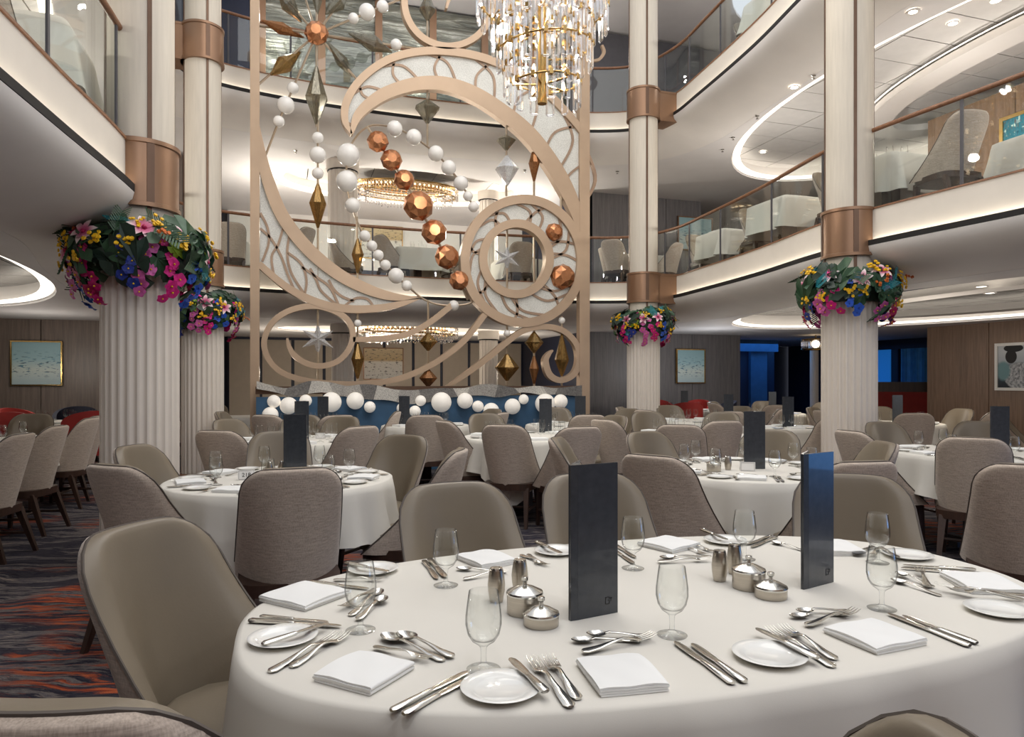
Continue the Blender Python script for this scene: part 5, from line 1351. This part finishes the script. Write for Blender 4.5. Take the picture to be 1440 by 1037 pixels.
cut_px('spoon', (1305, 834), (1270, 823), s4, ''); cut_px('small_spoon', (1306, 826), (1267, 812), s4, '', .003); cut_px('small_fork', (1307, 834), (1290, 801), 'right end seat, among spoons', '', .005)
cut_px('knife', (1384, 810), (1265, 801), s4, ''); cut_px('small_knife', (1372, 804), (1268, 797), s4, '')
gob_px((1234, 792), f3); plate_px((1277, 784), f3); cut_px('butter_knife', (1240, 778), (1262, 790), f3, '', .012)
cut_px('spoon', (1228, 770), (1203, 784), f3, ''); cut_px('small_fork', (1235, 773), (1226, 786), f3, '', .003)
nap_px([(1150, 781), (1192, 781), (1196, 768), (1160, 764)], f3); gob_px((1047, 787), f2)
cut_px('knife', (1092, 757), (1056, 772), f2, ''); cut_px('small_knife', (1084, 756), (1050, 768), f2, ''); cut_px('spoon', (1130, 776), (1091, 766), f3, 'other')
plate_px((1020, 763), f2); cut_px('butter_knife', (984, 750), (1026, 768), f2, '', .012)
cut_px('fork', (965, 766), (1000, 777), f2, ''); cut_px('small_fork', (958, 770), (992, 782), f2, '')
nap_px([(935, 781), (976, 771), (945, 757), (905, 767)], f2); gob_px((890, 800), f2+', beside the black menu')
cut_px('spoon', (1000, 784), (928, 788), f2, ''); cut_px('small_fork', (925, 793), (1000, 790), 'far middle seat, among spoons', '', .003)
cut_px('knife', (864, 776), (889, 793), f2+', beside the black menu', ''); cut_px('small_knife', (868, 770), (893, 786), f2+', beside the black menu', '')
plate_px((783, 778), f1); cut_px('butter_knife', (754, 769), (791, 787), f1, '', .012)
cut_px('fork', (733, 782), (770, 798), f1, ''); cut_px('small_fork', (743, 781), (760, 797), f1, '')
nap_px([(665, 804), (720, 794), (700, 779), (647, 784)], f1); gob_px((627, 824), f1)
cut_px('spoon', (703, 806), (650, 803), f1, ''); cut_px('small_fork', (658, 816), (708, 808), 'far left seat, among spoons', '', .003)
cut_px('knife', (596, 791), (615, 817), f1, ''); cut_px('small_knife', (604, 789), (627, 815), f1, '')
plate_px((525, 804), 'far left corner'); cut_px('butter_knife', (486, 800), (548, 813), 'far left corner', '', .012); cut_px('knife', (450, 822), (506, 829), 'far left corner', ''); cut_px('small_fork', (470, 818), (540, 818), 'far left corner', '', .002)
a, c = P(812, 872), P(863, 862); d = c-a
menu((a.x, a.y, ZT), math.atan2(d.y, d.x), 'tall black menu, nearest of the two on the oval table', 45)
a, c = P(1136, 828), P(1173, 818); d = c-a
menu((a.x, a.y, ZT), math.atan2(d.y, d.x), 'tall menu shining blue, farther one on the oval table', 26)
for q, l in (((698, 846), 'shaker left of the black menu, nearer of two'), ((731, 832), 'shaker left of the black menu, farther of two'), ((1012, 817), 'shaker left of the blue menu, nearer of two'), ((1033, 807), 'shaker left of the blue menu, farther of two')): shaker(P(*q), 'barrel-shaped steel '+l)
pot(P(738, 862), True, 'taller lidded steel bowl beside the black menu'); pot(P(761, 879), False, 'flat lidded steel bowl in front of the taller one, black menu')
pot(P(1053, 827), True, 'taller lidded steel bowl beside the blue menu'); pot(P(1084, 840), False, 'flat lidded steel bowl in front of the taller one, blue menu')

# ------------------------------------------------------------------ settings on the other tables
def setting(key, n, a0, full, z0=0, names=None, gob2=False, r_in=None):
    c, r_, ph = TB[key]; base = math.atan2(-c.y, -c.x); g = ' on '+ph
    for i in range(n):
        a = base+a0+2*PI*i/n; s = SEAT8[int(round(((a-base) % (2*PI))/(2*PI)*8)) % 8]
        put = lambda t, rad: (c.x+rad*math.cos(a)-t*math.sin(a), c.y+rad*math.sin(a)+t*math.cos(a), z0+HT+.0045)
        w = '%s seat, %s' % (s, ph); rz = a+PI/2                 # +t is to the diner's right
        jit = lambda k=.02: rnd.uniform(-k, k)
        thing1('folded_napkin', nap_lo if not full else napm[i % 3], put(jit(), r_-.16), rz+jit(.1), 'white folded napkin, '+w, 'napkin', 'napkins'+g)
        thing1('bread_plate', platem if full else plate_lo, put(-.205+jit(.01), r_-.17), 0, 'white bread plate, '+w, 'plate', 'plates'+g)
        thing1('goblet', gobm if full else gob_lo, put(.15+jit(), r_-.29), 0, 'empty clear goblet, '+w, 'glass', 'goblets'+g)
        if gob2: thing1('goblet', gobm if full else gob_lo, put(.05+jit(), r_-.32), 0, 'second clear goblet, '+w, 'glass', 'goblets'+g)
        if full:
            cutlery('knife', put(.125, r_-.15), rz+PI+jit(.05), 'dinner knife, '+w, 'cutlery'+g); cutlery('small_knife', put(.150, r_-.14), rz+PI+jit(.05), 'smaller knife, '+w, 'cutlery'+g)
            cutlery('fork', put(-.108, r_-.15), rz+PI+jit(.05), 'dinner fork, '+w, 'cutlery'+g)
            cutlery('spoon', put(.0, r_-.29), rz+PI/2+jit(.1), 'soup spoon, '+w, 'cutlery'+g)
for k, n, a0, f in (('B', 7, .35, 1), ('C', 7, .1, 1), ('D', 6, .3, 1), ('F', 6, .2, 0), ('G', 6, .3, 0), ('K1', 6, .1, 0), ('F2', 5, .2, 0), ('M', 5, .4, 0), ('J', 5, .1, 0), ('N', 5, .3, 0), ('O', 5, .2, 0), ('K', 5, .5, 0), ('Q', 5, .3, 0), ('U', 6, .3, 0), ('V', 5, .2, 0), ('X', 5, .2, 0), ('H', 4, .4, 0)):
    if k == 'H': TB['H'] = (TB['H'][0], .40, TB['H'][2])
    setting(k, n, a0, f, gob2=not f)
c, r_, ph = TB['E']
for j in range(6):
    for s, w in ((1, 'column side'), (-1, 'wall side')):
        y = c.y-1.4+.56*j; l = '%s place %s from the near end, %s' % (w, ordn[j], ph)
        thing1('goblet', gobm, (c.x+s*.14, y+.14, HT+.0045), 0, 'clear goblet, '+l, 'glass', 'goblets on '+ph)
        thing1('goblet', gobm, (c.x+s*.17, y+.05, HT+.0045), 0, 'second clear goblet, '+l, 'glass', 'goblets on '+ph)
        thing1('bread_plate', plate_lo, (c.x+s*.30, y-.16, HT+.0045), 0, 'white plate, '+l, 'plate', 'plates on '+ph)
        thing1('folded_napkin', nap_lo, (c.x+s*.30, y+.02, HT+.0045), PI/2, 'white napkin, '+l, 'napkin', 'napkins on '+ph)
def tmenu(key, dx, dy, rz, label): c = TB[key][0]; menu((c.x+dx, c.y+dy, HT+.0045), rz-YAW, label, 40)
tmenu('B', .03, .02, .0, 'black menu on the table with number card 218'); tmenu('C', .0, -.02, .05, 'dark menu on the table behind the blue menu'); tmenu('D', .0, -.15, -.1, 'menu with blue shine on the right edge table')
tmenu('F', .02, .1, .1, 'dark menu on the second table beyond card 218'); tmenu('F2', .12, -.1, 0, 'dark menu by the first globe lamps'); tmenu('M', -.32, .1, .1, 'slim dark menu by the middle globe lamps')
tmenu('G', .35, .45, 0, 'dark menu on the table under the ring of the screen'); tmenu('J', .05, -.1, .1, 'dark menu by the last globe lamps, before the screen post'); tmenu('K', .5, .0, 0, 'dark menu right behind the slim column')
tmenu('H', .05, .1, 0, 'brown-grey menu on the small square table left of thick column'); tmenu('Q', .0, .0, .2, 'pale grey menu before the dark blue passage'); tmenu('N', .1, .1, 0, 'dark menu in front of the dark booth'); tmenu('O', -.2, -.1, 0, 'grey menu by the brown wood wall'); tmenu('X', 0, 0, 0, 'dark menu under the small blue painting')
c = TB['B'][0]; tablecard((c.x-.20, c.y-.02, HT+.0045), -YAW*.6+.25, '218', 'small white table number card reading 218'); shaker((c.x-.07, c.y+.12, HT+.0045), 'steel shaker behind number card 218, left one'); shaker((c.x+.0, c.y+.14, HT+.0045), 'steel shaker behind number card 218, right one')
c = TB['C'][0]; tablecard((c.x-.07, c.y-.12, HT+.0045), -YAW-.2, '', 'small white bordered card in front of the dark menu')
shaker((c.x-.15, c.y-.02, HT+.0045), 'steel shaker beside the white bordered card, right one'); shaker((c.x-.21, c.y+.02, HT+.0045), 'steel shaker beside the white bordered card, left one'); pot((c.x-.28, c.y-.05, HT+.0045), True, 'lidded steel bowl left of the white bordered card')
c = TB['F'][0]; tablecard((c.x+.25, c.y+.1, HT+.0045), -YAW, '', 'white card right of the dark menu, second table beyond card 218')

# ------------------------------------------------------------------ balcony tables and chairs
BZ = 3.0
def bal(key, c, a, bb, phrase, seed, z0=BZ): rect_table(key, c, a, bb, phrase, .42, z0, seed); CH = []
bal('b1', (6.42, 6.15), .40, .40, 'the balcony table right of the thick column', 30); bal('b2', (6.55, 7.95), .42, .42, 'the balcony table left of the thick column', 31)
bal('b3', (6.95, 9.9), .40, .40, 'the balcony table at the bend of railing', 32); bal('b4', (6.6, 12.4), .42, .42, 'the balcony table behind the slim column', 33)
bal('b5', (2.35, 13.0), .45, .42, 'the balcony table behind the copper stones', 34); bal('b6', (-1.80, 5.72), .42, .42, 'the balcony table at the upper left corner', 35)
bal('b7', (-1.0, 13.4), .42, .42, 'the balcony table left of the screen', 36); bal('b8', (7.3, 4.9), .45, .45, 'the balcony table before the teal painting', 37); bal('b9', (4.45, 13.5), .42, .42, 'the balcony table behind the ring of the screen', 38)
GU = 'taupe chairs on the balcony'
for px, py, t, l in ((1372, 154, 'b1', 'large dark taupe balcony chair before the teal painting'), (857, 341, 'b4', 'taupe balcony chair left of the slim column, right of two'), (843, 349, 'b4x', 'taupe balcony chair left of the slim column, left of two'),
        (957, 342, 'b4', 'taupe balcony chair right of the slim column'), (438, 321, 'b7', 'grey balcony chair behind the left crescent'), (530, 331, 'b5', 'grey balcony chair left of the cloth behind the copper stones'), (736, 340, 'b9', 'grey balcony chair seen through the ring'),
        (326, 320, 'b7', 'grey balcony chair left of the screen post'), (463, 336, 'b5', 'balcony chair seen edge-on behind the hanging amber crystal')):
    chair_px(px, py, (TB[t[:2]][0].x, TB[t[:2]][0].y) if t != 'b9' else (4.3, 14), l, GU, BZ, 13.8 if t == 'b4x' else 12.9 if t == 'b4' and px < 900 else 11.5 if px < 330 else None)
for key, dx, dy, l in (('b2', .2, -.75, 'balcony chair half behind the thick column'), ('b1', 0, .72, 'balcony chair behind the table right of the thick column'), ('b2', .1, .75, 'balcony chair beyond the table left of the thick column'), ('b3', .0, .72, 'balcony chair beyond the table at the bend'), ('b3', .05, -.72, 'balcony chair before the table at the bend'), ('b6', 0, -.8, 'balcony chair at the upper left corner table'), ('b5', .75, .1, 'balcony chair right of the cloth behind the copper stones'), ('b8', .75, 0, 'balcony chair by the wood wall under the teal painting')):
    c = TB[key][0]; chair_at((c.x+dx, c.y+dy), (-dx, -dy), l, GU, BZ)
for key in ('b1', 'b2', 'b3', 'b4', 'b8', 'b5'):
    c, r_, ph = TB[key]
    for q, (dx, dy) in enumerate(((-.12, -.1), (.02, -.16), (.16, .12), (-.06, .18))):
        thing1('goblet', gob_lo, (c.x+dx, c.y+dy, BZ+HT+.0045), 0, '%s goblet on %s' % (ordn[q], ph), 'glass', 'goblets on the balcony tables')
    for q, (dx, dy) in enumerate(((-.26, 0), (.26, .02))): thing1('folded_napkin', nap_lo, (c.x+dx, c.y+dy, BZ+HT+.0045), PI/2, '%s napkin on %s' % (ordn[q], ph), 'napkin', 'napkins on the balcony tables')
BZ2 = 6.02
bal('c1', (6.75, 8.3), .42, .42, 'the top balcony table at the upper right', 40, BZ2)
chair_at((6.55, 7.5), (.1, 1), 'taupe chair on the top balcony, near seat', 'chairs on the top balcony', BZ2); chair_at((6.85, 9.1), (-.1, -1), 'taupe chair on the top balcony, far seat', 'chairs on the top balcony', BZ2)
